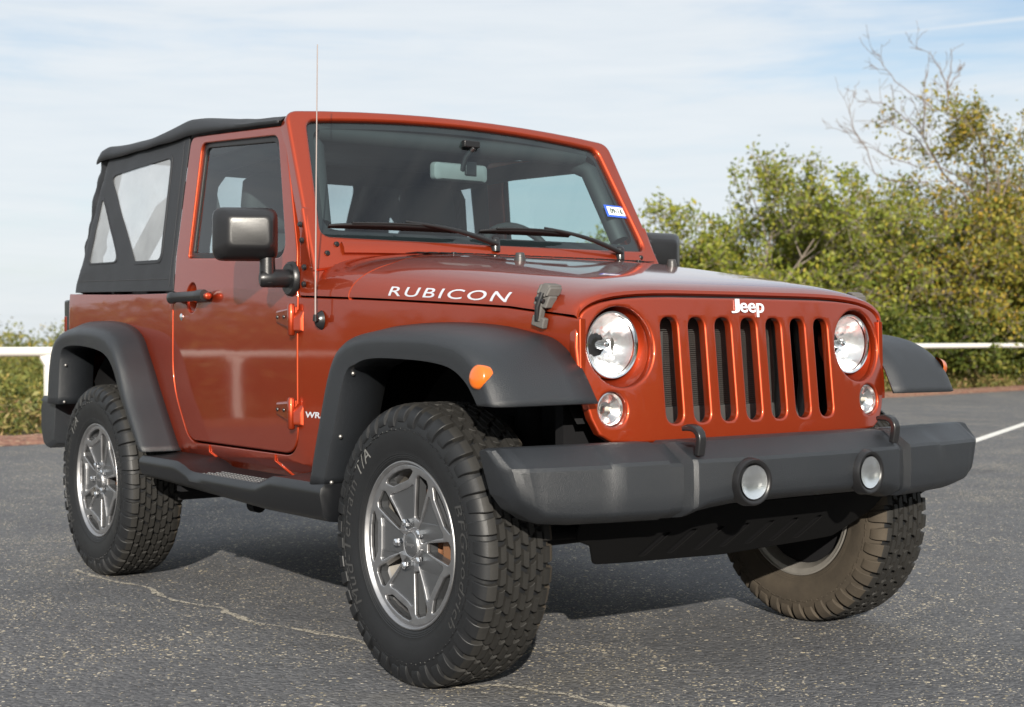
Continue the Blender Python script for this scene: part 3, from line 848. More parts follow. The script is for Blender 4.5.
# cowl between bonnet and windscreen
rows = []
for k, g_ in enumerate([0.0, 0.006, 0.08, 0.16, 0.24, 0.30]):
    if k == 0: rows.append([(p[0], p[1] * 0.992, p[2] - 0.016) for p in bent_row(lambda t: rear_x(t) - 0.006)])
    else: rows.append(bent_row(lambda t, g_=g_: max(rear_x(t) - g_ * (1 + (0.04 if t > 0.3 else 0)), -0.815)))
bm = bmesh.new(); grid(bm, rows); bmesh.ops.recalc_face_normals(bm, faces=bm.faces)
if max(bm.faces, key=lambda f: f.calc_center_median().z).normal.z < 0: bmesh.ops.reverse_faces(bm, faces=bm.faces)
cowl = finish(bm, 'cowl', PAINT, CAR, 50)
bm = bmesh.new()                                        # air inlet slots in the cowl
for s in range(22):
    y = -0.50 + s * 0.0475
    box(bm, (-0.60, y - 0.017, 1.2535), (-0.53, y + 0.017, top_z(-0.58) + 0.0015 - 0.02 * (abs(y) / 0.74) ** 5))
finish(bm, 'cowl_vent', SMOOTHBLACK, cowl)

# ---- body side: rear quarter, sill, cowl side and front wing in one pressing
arch_r = [(-2.86, 0.62), (-2.84, 0.84), (-2.76, 0.955), (-2.62, 0.99), (-2.36, 0.985), (-2.20, 0.94), (-2.08, 0.80), (-1.86, 0.50)]
arch_f = [(-0.49, 0.50), (-0.465, 0.72), (-0.405, 0.90), (-0.31, 0.985), (-0.05, 0.998), (0.14, 0.987), (0.27, 0.955), (0.37, 0.89), (0.42, 0.82), (0.44, 0.78)]
door_notch = rpoly([(-0.832, 1.1125), (-0.834, 0.585), (-1.72, 0.588), (-1.866, 0.80), (-1.868, 1.157)], [0, 0.10, 0.13, 0.32, 0], 10)
out = [(-3.113, 1.193), (-3.113, 0.60)] + arch_r + arch_f + [(0.441, 0.80), (0.432, 0.90), (0.430, 1.021)]
out += [(x, seam_z(x) - 0.003) for x in (0.35, 0.27, 0.15, 0.0, -0.18, -0.37, -0.56, -0.70)]
out += door_notch
out += [(-2.2, 1.163), (-2.6, 1.174), (-2.9, 1.184)]
bm = plate(out, depth=0.022, bev=0.004, res=2, cuts_u=frange(-3.05, 0.4, 46) + [-3.04, -3.06, -3.075, -3.088, -3.097, -3.104, -3.110], cuts_v=frange(0.52, 1.18, 16), fn=side_fn)
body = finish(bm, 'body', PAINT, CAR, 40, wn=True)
mirror_tree(body, CAR)
# rear face, floor and bulkhead behind the panels
bm = bmesh.new()
box(bm, (-3.122, -0.70, 0.56), (-3.09, 0.70, 1.19))
finish(bm, 'tailgate', PAINT, CAR, bevel=(0.012, 3))
bm = bmesh.new()
box(bm, (-3.05, -0.50, 0.50), (-1.95, 0.50, 1.00)); box(bm, (-1.95, -0.72, 0.50), (-0.84, 0.72, 0.66)); box(bm, (-0.84, -0.70, 0.50), (-0.60, 0.70, 1.09))
box(bm, (-0.60, -0.46, 0.60), (0.30, 0.46, 1.03)); box(bm, (-3.05, -0.74, 1.00), (-1.98, -0.50, 1.12)); box(bm, (-3.05, 0.50, 1.00), (-1.98, 0.74, 1.12))
finish(bm, 'floor_pan', DARK, CAR)
# sill pinch seams
for s in (-1, 1):
    for (xa, za), (xb, zb), (xc, zc_) in (((-1.534, 0.585), (-1.534, 0.560), (-1.455, 0.503)), ((-1.005, 0.583), (-1.005, 0.560), (-0.94, 0.501))):
        bm = bmesh.new()
        tube(bm, [(x, s * (side_y(x, z) + 0.0015), z) for x, z in ((xa, za), (xb, zb), (xc, zc_))], 0.004, 6)
        finish(bm, 'sill_seam', PAINT, body, 60)
# antenna side seam and small panel joint ahead of the door
# ---- inner wheelhouses
def wheelhouse(cx, s, r0=0.52, y0=0.44, y1=0.765, a0=-8, a1=188):
    bm = bmesh.new()
    a0, a1 = rad(a0), rad(a1)
    rows = []
    for r, y in ((0.05, y0), (r0 - 0.03, y0), (r0, y0 + 0.03), (r0, y1)):
        rows.append([(cx + r * cos(a0 + (a1 - a0) * k / 30), s * y, WZ + 0.03 + r * 1.02 * sin(a0 + (a1 - a0) * k / 30)) for k in range(31)])
    grid(bm, rows); bmesh.ops.recalc_face_normals(bm, faces=bm.faces)
    return finish(bm, 'wheelhouse_liner', LINER, CAR, 50)
for s in (-1, 1):
    wheelhouse(0.0, s, 0.50, y1=0.60, a0=38); wheelhouse(-WB + 0.02, s, 0.53)

# ---- windscreen frame: plane coordinates u = y, v up the rake, w outwards
WO, WT, WN = Vector((-0.804, 0, 1.317)), Vector((-0.4717, 0, 0.8818)), Vector((0.8818, 0, 0.4717))
def ws_fn(u, v, w_):
    bow = 0.022 * (1 - (u / 0.74) ** 2)
    p = WO + WT * v + WN * (w_ + bow); return Vector((p.x, u, p.z))
def topv(u, corner, centre): return corner + (centre - corner) * (1 - (u / 0.70) ** 2)
def ws_loop(hb, ht, vb, vt, vbc, vtc, rb, rt, n=10):
    P_ = [(-hb, vb)] + [(-hb + 2 * hb * k / n, vb + (vbc - vb) * (1 - (2 * k / n - 1) ** 2)) for k in range(1, n)] + [(hb, vb)]
    P_ += [(ht, vt)] + [(ht - 2 * ht * k / n, vt + (vtc - vt) * (1 - (2 * k / n - 1) ** 2)) for k in range(1, n)] + [(-ht, vt)]
    rr = [0] * len(P_); rr[0] = rr[n] = rb; rr[n + 1] = rr[-1] = rt
    return rpoly(P_, rr, 6)
frame_out = ws_loop(0.776, 0.724, -0.135, 0.508, -0.078, 0.536, 0.01, 0.055)
glass_in = ws_loop(0.716, 0.652, 0.0, 0.470, -0.016, 0.500, 0.035, 0.045)
bm = plate(frame_out, [glass_in], depth=0.06, bev=0.012, res=4, cuts_u=frange(-0.7, 0.7, 28), fn=ws_fn)
wsf = finish(bm, 'windscreen_frame', PAINT, CAR, 45, wn=True)
bm = plate(ws_loop(0.722, 0.658, -0.006, 0.476, -0.022, 0.506, 0.035, 0.045), [ws_loop(0.690, 0.628, 0.036, 0.446, 0.022, 0.474, 0.05, 0.05)], depth=0.001, bev=0.0, res=0, cuts_u=frange(-0.7, 0.7, 28), fn=lambda u, v, w_: ws_fn(u, v, w_ - 0.021))
fr = finish(bm, 'glass_border', SEAL, wsf)
bm = bmesh.new()
n1_, n2_ = 24, 10
rows = []
for j in range(n2_ + 1):
    row = []
    for i in range(n1_ + 1):
        s = 2 * i / n1_ - 1; q = j / n2_
        hw = 0.722 + (0.658 - 0.722) * q
        vb = -0.006 + (-0.022 + 0.006) * (1 - s * s); vt = 0.476 + 0.03 * (1 - s * s)
        row.append(ws_fn(s * hw, vb + (vt - vb) * q, -0.018))
    rows.append(row)
grid(bm, rows); bmesh.ops.recalc_face_normals(bm, faces=bm.faces)
ws = finish(bm, 'windscreen', GLASS, CAR, 60)
# inspection sticker inside the lower corner of the glass, driver's side
def sticker(lo, hi, mat, d):
    bm = bmesh.new(); rows = [[ws_fn(lo[0] + (hi[0] - lo[0]) * i / 4, lo[1] + (hi[1] - lo[1]) * j / 2 , d) for i in range(5)] for j in range(3)]
    grid(bm, rows); bm.normal_update()
    return finish(bm, 'sticker', mat, ws, 60)
sticker((0.592, 0.158), (0.700, 0.213), STICKB, -0.0165)
sticker((0.604, 0.167), (0.692, 0.205), STICKW, -0.0155)
bm, x0, x1, y0, y1 = text_bm('09-16', 1.0, bold=0.05)
for v in bm.verts: v.co = ws_fn(0.614 + (v.co.x - x0) / (x1 - x0) * 0.068, 0.173 + (v.co.y - y0) / (y1 - y0) * 0.026, -0.0145)
finish(bm, 'sticker_print', STICKT, ws)
# hinge brackets at the feet of the frame, with bolts
for s in (-1, 1):
    bm = bmesh.new()
    o_ = [(-0.872, 1.41), (-0.855, 1.415), (-0.795, 1.28), (-0.712, 1.118), (-0.826, 1.118)]
    bot = [(x, s * (side_y(x, z) - 0.055), z) for x, z in o_]; top_ = [(x, s * (side_y(x, z) + 0.003), z) for x, z in o_]
    hexa(bm, bot, top_)
    finish(bm, 'frame_hinge', PAINT, wsf, bevel=(0.008, 3))
    for x, z in ((-0.846, 1.354), (-0.825, 1.30), (-0.797, 1.21), (-0.791, 1.154)):
        bm = bmesh.new(); lathe(bm, [(0.0001, 0.006), (0.006, 0.006), (0.009, 0.003), (0.0095, -0.004)], 12)
        b = finish(bm, 'bolt', SMOOTHBLACK, wsf, 40); b.location = (x, s * (side_y(x, z) + 0.009), z)
        if s < 0: b.rotation_euler = (0, 0, pi)
    for u, v in ((0.672, -0.036), (0.715, -0.071)):
        bm = bmesh.new(); lathe(bm, [(0.0001, 0.006), (0.006, 0.006), (0.009, 0.003), (0.0095, -0.004)], 12)
        b = finish(bm, 'bolt', SMOOTHBLACK, wsf, 40); p = ws_fn(s * u, v, 0.003); b.location = p
        b.rotation_euler = (0, rad(28), -pi / 2)
bm = bmesh.new()                                       # ledge below the glass
rows = [[ws_fn(u, v, w_) for u in frange(-0.655, 0.655, 24)] for v, w_ in ((-0.030, 0.000), (-0.030, 0.010), (-0.055, 0.014), (-0.072, 0.010), (-0.074, 0.0))]
grid(bm, rows, cap=False); bmesh.ops.recalc_face_normals(bm, faces=bm.faces)
finish(bm, 'frame_ledge', PAINT, wsf, 40)

# ---- doors
door_out = rpoly([(-0.839, 1.112), (-0.841, 0.592), (-1.716, 0.595), (-1.859, 0.803), (-1.861, 1.16), (-1.872, 1.30), (-1.838, 1.768), (-1.045, 1.712), (-0.865, 1.27)],
                 [0.05, 0.094, 0.124, 0.32, 0.0, 0.05, 0.05, 0.03, 0.20], 10)
win_hole = rpoly([(-1.752, 1.287), (-0.940, 1.248), (-1.088, 1.682), (-1.730, 1.728)], [0.015, 0.055, 0.06, 0.035], 8)
HRX, HRZ = -1.690, 1.134
bm = plate(door_out, [win_hole, circ(HRX, HRZ, 0.049, 36, 0.056)], depth=0.035, bev=0.005, res=3, cuts_u=frange(-1.83, -0.85, 24), cuts_v=frange(0.62, 1.74, 26), fn=side_fn)
door = finish(bm, 'door', PAINT, CAR, 40, wn=True)
def shrink(poly, d):
    c = Vector((sum(p[0] for p in poly) / len(poly), sum(p[1] for p in poly) / len(poly)))
    return [(c.x + (p[0] - c.x) * (1 - d / max(abs(p[0] - c.x), 0.2)), c.y + (p[1] - c.y) * (1 - d / max(abs(p[1] - c.y), 0.2))) for p in poly]
bm = plate(shrink(win_hole, -0.004), [shrink(win_hole, 0.020)], depth=0.012, bev=0.003, res=2, cuts_u=frange(-1.6, -1.0, 8), cuts_v=frange(1.3, 1.7, 6), fn=lambda u, v, w_: side_fn(u, v, w_ - 0.012))
finish(bm, 'window_seal', SEAL, door, 40)
def flat_pane(poly, us, vs, fn):
    bm = bmesh.new(); bm.faces.new([bm.verts.new((p[0], p[1], 0)) for p in poly]); cuts(bm, us, vs)
    for v in bm.verts: v.co = fn(v.co.x, v.co.y, 0)
    bm.normal_update(); return bm
bm = flat_pane(shrink(win_hole, -0.002), frange(-1.6, -1.0, 8), frange(1.3, 1.7, 6), lambda u, v, w_: side_fn(u, v, -0.019))
finish(bm, 'window_pane', SIDEGLASS, door, 60)
# handle with its scooped recess, lock
bm2 = bmesh.new()
lathe(bm2, [(0.0525, -0.006), (0.046, -0.018), (0.034, -0.027), (0.018, -0.031), (0.0001, -0.032)], 32)
for v in bm2.verts: v.co = Vector((HRX + v.co.x, -(0.7865 + v.co.y), HRZ + v.co.z * 1.14))
bmesh.ops.recalc_face_normals(bm2, faces=bm2.faces)
finish(bm2, 'handle_recess', PAINT, door, 60)
bm = bmesh.new()
hx0, hx1, hz = -1.822, -1.505, 1.137
rows = []
for x, r_, dz, oy in ((hx0, 0.012, 0.0, 0.008), (hx0 + 0.004, 0.023, 0, 0.030), (hx0 + 0.05, 0.024, 0, 0.036), (hx0 + 0.06, 0.0195, 0, 0.036), (hx1 - 0.06, 0.0195, 0, 0.036), (hx1 - 0.05, 0.0235, 0, 0.034), (hx1 - 0.005, 0.023, 0, 0.030), (hx1, 0.012, 0, 0.012)):
    rows.append([(x, -(0.787 + oy + 0.75 * r_ * cos(2 * pi * i / 14)), hz + r_ * sin(2 * pi * i / 14)) for i in range(14)])
grid(bm, rows, closed=True, cap=True)
box(bm, (hx0 + 0.01, -0.815, hz - 0.014), (hx0 + 0.045, -0.785, hz + 0.014)); box(bm, (hx1 - 0.04, -0.815, hz - 0.014), (hx1 - 0.008, -0.785, hz + 0.014))
bmesh.ops.recalc_face_normals(bm, faces=bm.faces)
finish(bm, 'handle', BLACK, door, 50)
bm = bmesh.new(); lathe(bm, [(0.0001, 0.020), (0.011, 0.0198), (0.0128, 0.018), (0.0132, 0)], 20, axis='x', origin=(hx1, 0, 0))
for v in bm.verts: v.co = Vector((v.co.x, v.co.y - 0.810, v.co.z + hz - 0.002))
finish(bm, 'handle_button', PAINT, door, 50)
bm = bmesh.new(); lathe(bm, [(0.0001, 0.004), (0.010, 0.004), (0.0125, 0.002), (0.013, -0.004)], 20)
for v in bm.verts: v.co = Vector((-1.779 + v.co.x, -(0.789 + v.co.y), 1.063 + v.co.z * 1.1))
finish(bm, 'lock', CHROME, door, 40)
# exposed hinges
for zc_, xo in ((1.045, 0.0), (0.735, -0.003)):
    bm = bmesh.new()
    Y0 = 0.786
    xs_ = -0.850 + xo
    hexa(bm, [(-0.985 + xo, -Y0, zc_ - 0.020), (xs_ + 0.01, -Y0, zc_ - 0.044), (xs_ + 0.01, -Y0, zc_ + 0.038), (-0.985 + xo, -Y0, zc_ + 0.028)][::-1],
         [(-0.978 + xo, -Y0 - 0.010, zc_ - 0.014), (xs_, -Y0 - 0.026, zc_ - 0.036), (xs_, -Y0 - 0.026, zc_ + 0.030), (-0.978 + xo, -Y0 - 0.010, zc_ + 0.022)][::-1])
    hexa(bm, [(xs_ + 0.012, -Y0, zc_ - 0.050), (-0.800 + xo, -Y0 + 0.004, zc_ - 0.050), (-0.800 + xo, -Y0 + 0.004, zc_ + 0.030), (xs_ + 0.012, -Y0, zc_ + 0.030)][::-1],
         [(xs_ + 0.012, -Y0 - 0.024, zc_ - 0.044), (-0.806 + xo, -Y0 - 0.008, zc_ - 0.044), (-0.806 + xo, -Y0 - 0.008, zc_ - 0.004), (xs_ + 0.012, -Y0 - 0.024, zc_ - 0.004)][::-1])
    h_ = finish(bm, 'hinge', PAINT, door, bevel=(0.004, 3))
    bm = bmesh.new(); lathe(bm, [(0.0001, 0.046), (0.008, 0.046), (0.0125, 0.040), (0.0125, -0.056), (0.008, -0.060), (0.0001, -0.060)], 16, axis='z', origin=(xs_ + 0.006, -Y0 - 0.022, zc_))
    finish(bm, 'hinge_pin', PAINT, door, 50)
    for x in (-0.955, -0.895):
        bm = bmesh.new(); lathe(bm, [(0.0001, 0.004), (0.005, 0.003), (0.0065, 0)], 10)
        for v in bm.verts: v.co = Vector((x + xo + v.co.x, -(Y0 + 0.013 + (x + 0.985) * 0.115 + v.co.y), zc_ + 0.003 + v.co.z))
        finish(bm, 'hinge_bolt', SMOOTHBLACK, door, 40)
ldoor = mirror_tree(door, CAR)

# ---- wing mirrors
def make_mirror(ang=-26, dx=0.0, dy=0.0):
    bm = bmesh.new()
    rows = []
    cy, cz = -0.930, 1.320
    for x, hw, hh, off in ((-0.970, 0.086, 0.070, 0), (-0.968, 0.102, 0.083, 0), (-0.957, 0.107, 0.088, 0), (-0.930, 0.106, 0.087, 0), (-0.905, 0.102, 0.083, 0.0), (-0.886, 0.090, 0.071, 0.008), (-0.868, 0.076, 0.056, 0.016), (-0.863, 0.071, 0.051, 0.018), (-0.8605, 0.060, 0.042, 0.018)):
        o_ = rpoly([(-hw, -hh), (hw, -hh), (hw, hh), (-hw, hh)], min(hw, hh) * 0.42, 5)
        rows.append([(x, cy + q[0] + off * 0.9, cz + q[1] + off * 0.15) for q in o_])
    grid(bm, rows, closed=True, cap=True); bmesh.ops.recalc_face_normals(bm, faces=bm.faces)
    for v in bm.verts: v.co = Matrix.Rotation(rad(ang), 3, 'Z') @ (v.co - Vector((-0.93, cy, cz))) + Vector((-0.925 + dx, cy - 0.004 + dy, cz))
    m = finish(bm, 'wing_mirror', BLACK, CAR, 75)
    bm = bmesh.new()
    o_ = rpoly([(-0.090, -0.072), (0.090, -0.072), (0.090, 0.072), (-0.090, 0.072)], 0.03, 5)
    bm.faces.new([bm.verts.new((-0.9715, cy + q[0], cz + q[1])) for q in o_])
    for v in bm.verts: v.co = Matrix.Rotation(rad(ang), 3, 'Z') @ (v.co - Vector((-0.93, cy, cz))) + Vector((-0.925 + dx, cy - 0.004 + dy, cz))
    finish(bm, 'mirror_glass', MIRRORG, m)
    bm = bmesh.new()
    lathe(bm, [(0.027, -0.02), (0.026, 0.03), (0.024, 0.075)], 18, axis='z', origin=(-0.888, -0.872, 1.178))
    tube(bm, [(-0.890, -0.898, 1.172), (-0.888, -0.893, 1.172), (-0.886, -0.85, 1.174), (-0.884, -0.79, 1.176)], [0.022, 0.028, 0.030, 0.031], 16)
    lathe(bm, [(0.0001, 0.014), (0.046, 0.014), (0.052, 0.008), (0.054, -0.004)], 28)
    n0 = len(bm.verts)
    vs = [v for v in bm.verts][-28 * 4:]
    for v in vs: v.co = Vector((-0.880 + v.co.x, -(0.789 + v.co.y), 1.174 + v.co.z * 1.1))
    bmesh.ops.recalc_face_normals(bm, faces=bm.faces)
    finish(bm, 'mirror_arm', BLACK, m, 40)
    return m
mir = make_mirror()
farm = make_mirror(4, -0.035, 0.020)                  # the far one is turned in further; flip it across
for o in [farm] + list(farm.children): o.data.transform(Matrix.Scale(-1, 4, (0, 1, 0))); o.data.flip_normals()

# ---- soft top
def lean(x, z):
    y = 0.786 - 0.11 * (z - 1.16)
    xr = -3.115 + 0.44 * (z - 1.2)
    d = min(max((xr + 0.16 - x) / 0.16, 0), 1); y -= 0.10 * d * d
    return y
def st_fn(u, v, w_):
    wr = 0.003 * noise.noise((u * 9, v * 7, 1.0)) + 0.004 * noise.noise((u * 3, v * 2.5, 4.0)) + 0.006 * max(0, 1 - (u + 3.03) / 0.35) * noise.noise((u * 10 + v * 9, v * 16, 7.0))
    return Vector((u, -(lean(u, v) + w_ + wr), v))
st_out = [(-3.105, 1.197), (-2.6, 1.185), (-2.2, 1.174), (-1.868, 1.166), (-1.882, 1.30), (-1.846, 1.790), (-2.2, 1.785), (-2.5, 1.79), (-2.80, 1.80), (-2.86, 1.70), (-2.93, 1.61), (-2.985, 1.52), (-3.02, 1.43), (-3.06, 1.36), (-3.095, 1.27)]
w1 = rpoly([(-2.298, 1.300), (-2.018, 1.293), (-2.014, 1.706), (-2.672, 1.694)], [0.03, 0.04, 0.03, 0.03], 6)
w2 = rpoly([(-2.833, 1.318), (-2.475, 1.309), (-2.748, 1.610)], [0.02, 0.03, 0.02], 6)
bm = plate(st_out, [w1, w2], depth=0.006, bev=0.0015, res=1, cuts_u=frange(-3.02, -1.9, 30), cuts_v=frange(1.2, 1.76, 18), fn=st_fn)
top_side = finish(bm, 'soft_top', FABRIC, CAR, 50, wn=True)
def pane(poly, name, parent):
    bm = flat_pane(shrink(poly, -0.008), frange(-2.9, -1.95, 14), frange(1.32, 1.7, 8), lambda u, v, w_: st_fn(u, v, -0.003))
    return finish(bm, name, VINYL, parent, 60)
pane(w1, 'window', top_side); pane(w2, 'window', top_side)
# stitched binding round the windows
for poly in (w1, w2):
    bm = plate(shrink(poly, -0.012), [shrink(poly, 0.003)], depth=0.004, bev=0.0012, res=1, cuts_u=frange(-2.9, -1.95, 14), cuts_v=frange(1.32, 1.7, 8), fn=lambda u, v, w_: st_fn(u, v, w_ + 0.0025))
    finish(bm, 'window_binding', FABRIC, top_side, 50)
for a_, b_ in (((-1.905, 1.185), (-1.895, 1.755)), ((-1.93, 1.215), (-3.02, 1.245))):
    n = 60; bm = bmesh.new()
    for k in range(n):
        u = a_[0] + (b_[0] - a_[0]) * k / n; v = a_[1] + (b_[1] - a_[1]) * k / n; u2 = u + (b_[0] - a_[0]) * 0.6 / n; v2 = v + (b_[1] - a_[1]) * 0.6 / n
        tube(bm, [st_fn(u, v, 0.0012), st_fn(u2, v2, 0.0012)], 0.0014, 4)
    finish(bm, 'stitching', pbr('grey_thread', (0.035, 0.036, 0.04), 0.8), top_side, 60)
ls = mirror_tree(top_side, CAR)
# roof skin with its side flaps
EX = [-1.075, -1.191, -1.342, -1.501, -1.676, -1.842, -1.987, -2.10, -2.212, -2.428, -2.629, -2.742, -2.815, -2.853, -2.875]
EZ = [1.748, 1.757, 1.769, 1.790, 1.816, 1.836, 1.828, 1.817, 1.812, 1.815, 1.823, 1.829, 1.825, 1.806, 1.79]
FX = [-1.045, -1.371, -1.788, -2.006, -2.485, -2.87]; FZ = [1.720, 1.742, 1.766, 1.765, 1.765, 1.768]
rows = []
for x in frange(-1.072, -2.875, 60):
    ze, zf = crv(x, EX, EZ), crv(x, FX, FZ)
    he = 0.725 + 0.006 * noise.noise((x * 4, 0, 0)) - (0.02 * max(0, (-2.7 - x) / 0.17) ** 2)
    half = [(he + 0.012, zf), (he + 0.012, zf + (ze - zf) * 0.45), (he + 0.004, ze - 0.014), (he - 0.012, ze - 0.002), (he - 0.05, ze + 0.006), (he * 0.75, ze + 0.010), (he * 0.5, ze + 0.014), (he * 0.25, ze + 0.016), (0, ze + 0.016)]
    row = []
    for y, z in half: row.append((x, -y, z + 0.007 * noise.noise((x * 5, y * 7, 3))))
    for y, z in half[::-1][1:]: row.append((x, y, z + 0.007 * noise.noise((x * 5, -y * 7, 3))))
    rows.append(row)
bm = bmesh.new(); grid(bm, rows); bmesh.ops.recalc_face_normals(bm, faces=bm.faces)
if max(bm.faces, key=lambda f: f.calc_center_median().z).normal.z < 0: bmesh.ops.reverse_faces(bm, faces=bm.faces)
finish(bm, 'roof_fabric', FABRIC, CAR, 60, solid=0.005)
# back panel with its window
def bk_fn(u, v, w_):
    x = interp(v, [1.19, 1.28, 1.37, 1.43, 1.50, 1.60, 1.70, 1.78], [-3.115, -3.10, -3.07, -3.04, -2.995, -2.94, -2.88, -2.855])
    return Vector((x - w_ - 0.03 * (1 - (u / 0.7) ** 2) + 0.006 * noise.noise((u * 6, v * 8, 9)), u, v))
bko = [(-0.70, 1.19), (0.70, 1.19), (0.70, 1.45), (0.67, 1.82), (-0.67, 1.82), (-0.70, 1.45)]
bkw = rpoly([(-0.62, 1.30), (0.62, 1.30), (0.60, 1.785), (-0.60, 1.785)], 0.07, 5)
bm = plate(bko, [bkw], depth=0.006, bev=0.0015, res=1, cuts_u=frange(-0.6, 0.6, 16), cuts_v=frange(1.22, 1.75, 14), fn=bk_fn)
bkp = finish(bm, 'back_curtain', FABRIC, CAR, 50)
bm = bmesh.new(); grid(bm, [[bk_fn(-0.63 + 1.26 * i / 10, 1.29 + 0.505 * j / 8, -0.003) for i in range(11)] for j in range(9)]); finish(bm, 'window', VINYL, bkp, 60)
# bunched rear corner folds
for s in (-1, 1):
    bm = bmesh.new()
    pts = [(-2.835, 1.80), (-2.87, 1.72), (-2.945, 1.63), (-2.985, 1.53), (-3.03, 1.44), (-3.075, 1.36), (-3.105, 1.28), (-3.12, 1.20)]
    P_ = []
    for k in range(31):
        v = 1.80 - (1.80 - 1.195) * k / 30; x = float(np.interp(-v, [-p[1] for p in pts], [p[0] for p in pts]))
        P_.append((x + 0.030, s * (0.672 + 0.0 * k), v))
    tube(bm, P_, [0.042 + 0.012 * noise.noise((0, 0, p[2] * 16)) for p in P_], 14)
    for v in bm.verts:
        v.co.x += 0.012 * noise.noise((v.co.x * 14, v.co.y * 14, v.co.z * 13)); v.co.y = s * min(abs(v.co.y), 0.735)
    finish(bm, 'corner_fold', FABRIC, CAR, 180)

# ---- grille
def gr_fn(u, v, w_):
    return Vector((0.445 - 0.10 * (v - 1.02) + w_ - 0.03 * (u / 0.63) ** 4, u, v))
gtop = []
for t in (1.0, 0.90, 0.80, 0.70, 0.60, 0.50, 0.42, 0.34, 0.27, 0.21, 0.16, 0.11, 0.07):
    y, z = sec(0.412, t); k = (y / 0.62) ** 5
    gtop.append((y - 0.011 * k, z - 0.0255 + 0.005 * k))
half = gtop[:-1] + [(0.613, 1.019), (0.623, 0.985), (0.627, 0.945), (0.624, 0.88), (0.612, 0.82), (0.594, 0.755), (0.572, 0.712), (0.535, 0.690), (0.45, 0.684), (0.0, 0.684)]
half[0] = (0.0, half[0][1])
g_out = [(-y, z) for y, z in half[:-1]] + [(y, z) for y, z in half[::-1][1:-1]]
holes = []
for k in range(-3, 4):
    y = k * 0.1035
    holes.append(rpoly([(y - 0.0312, 0.734), (y + 0.0312, 0.734), (y + 0.0312, 1.028), (y - 0.0312, 1.028)], 0.0308, 8))
HLY, HLZ = 0.486, 0.952
for s in (-1, 1): holes.append(circ(s * HLY * 0.992, HLZ - 0.006, 0.1105, 48)); holes.append(circ(s * 0.523, 0.778, 0.047, 32))
bm = plate(g_out, holes, depth=0.030, bev=0.0066, res=3, cuts_u=frange(-0.6, 0.6, 30), fn=gr_fn)
grille = finish(bm, 'grille', PAINT, CAR, 40, wn=True)
# black seal between bonnet lip and grille
bm = bmesh.new()
tube(bm, [gr_fn(y, z, -0.036) + Vector((0, 0, 0.004)) for y, z in [(-y * 0.985, z - 0.008) for y, z in half[:11]][::-1] + [(y * 0.985, z - 0.008) for y, z in half[1:11]]], 0.012, 8)
finish(bm, 'bonnet_seal', SEAL, grille, 60)
# headlight buckets and lamps
for s in (-1, 1):
    bm = bmesh.new()
    rows = []
    for r, x, k in ((0.1125, -0.022, 1), (0.110, -0.034, 0.8), (0.103, -0.050, 0.35), (0.0965, -0.060, 0.0), (0.094, -0.085, 0.0)):
        rows.append([gr_fn(s * HLY * (1 - 0.008 * k) + r * cos(2 * pi * i / 48), HLZ - 0.006 * k + r * sin(2 * pi * i / 48), x) for i in range(48)])
    grid(bm, rows, closed=True); bmesh.ops.recalc_face_normals(bm, faces=bm.faces)
    finish(bm, 'headlight_bezel', PAINT, grille, 50)
    hl = empty('headlight', gr_fn(s * HLY, HLZ, -0.040), CAR)
    bm = bmesh.new(); lathe(bm, [(0.084, 0.000), (0.087, 0.007), (0.0915, 0.008), (0.0935, 0.003), (0.0935, -0.03)], 56, axis='x'); finish(bm, 'headlight_ring', CHROME, hl, 50)
    bm = bmesh.new()
    rows = []
    for j in range(11):
        r = 0.004 + 0.080 * j / 10; row = []
        for i in range(40):
            a = 2 * pi * i / 40
            x = -0.075 + 0.070 * (r / 0.084) ** 2 - 0.0030 * ((i // 2 + j // 2) % 2) * (1 if 1 < j < 10 else 0)
            row.append((x, r * cos(a), r * sin(a)))
        rows.append(row)
    grid(bm, rows, closed=True); bmesh.ops.recalc_face_normals(bm, faces=bm.faces)
    finish(bm, 'reflector', REFLECTOR, hl, 12)
    bm = bmesh.new(); lathe(bm, [(0.0001, -0.014), (0.007, -0.015), (0.012, -0.021), (0.013, -0.07)], 24, axis='x'); finish(bm, 'bulb_shield', CHROME, hl, 40)
    bm = bmesh.new(); lathe(bm, [(0.0001, 0.020), (0.02, 0.0195), (0.045, 0.0165), (0.066, 0.012), (0.080, 0.007), (0.0855, 0.003)], 56, axis='x'); finish(bm, 'lens', LENS, hl, 60)
    # turn signal in the grille
    ts = empty('turn_signal', gr_fn(s * 0.523, 0.778, -0.016), CAR)
    bm = bmesh.new(); lathe(bm, [(0.0001, -0.022), (0.020, -0.020), (0.040, -0.004), (0.0435, 0.004), (0.046, 0.003), (0.047, -0.02)], 36, axis='x')
    finish(bm, 'reflector', REFLECTOR2, ts, 20)
    bm = bmesh.new()
    rows = []
    for j in range(8):
        r = 0.001 + 0.042 * j / 7; rows.append([(0.014 * (1 - (r / 0.043) ** 2) + 0.0012 * (i % 2) * (j > 1), r * cos(2 * pi * i / 36), r * sin(2 * pi * i / 36)) for i in range(36)])
    grid(bm, rows, closed=True); bmesh.ops.recalc_face_normals(bm, faces=bm.faces)
    finish(bm, 'lens', LENS, ts, 10)
    bm = bmesh.new(); lathe(bm, [(0.0001, 0.006), (0.006, 0.003), (0.008, -0.012)], 14, axis='x'); finish(bm, 'bulb', pbr('pale_bulb', (0.6, 0.55, 0.48), 0.3), ts, 40)
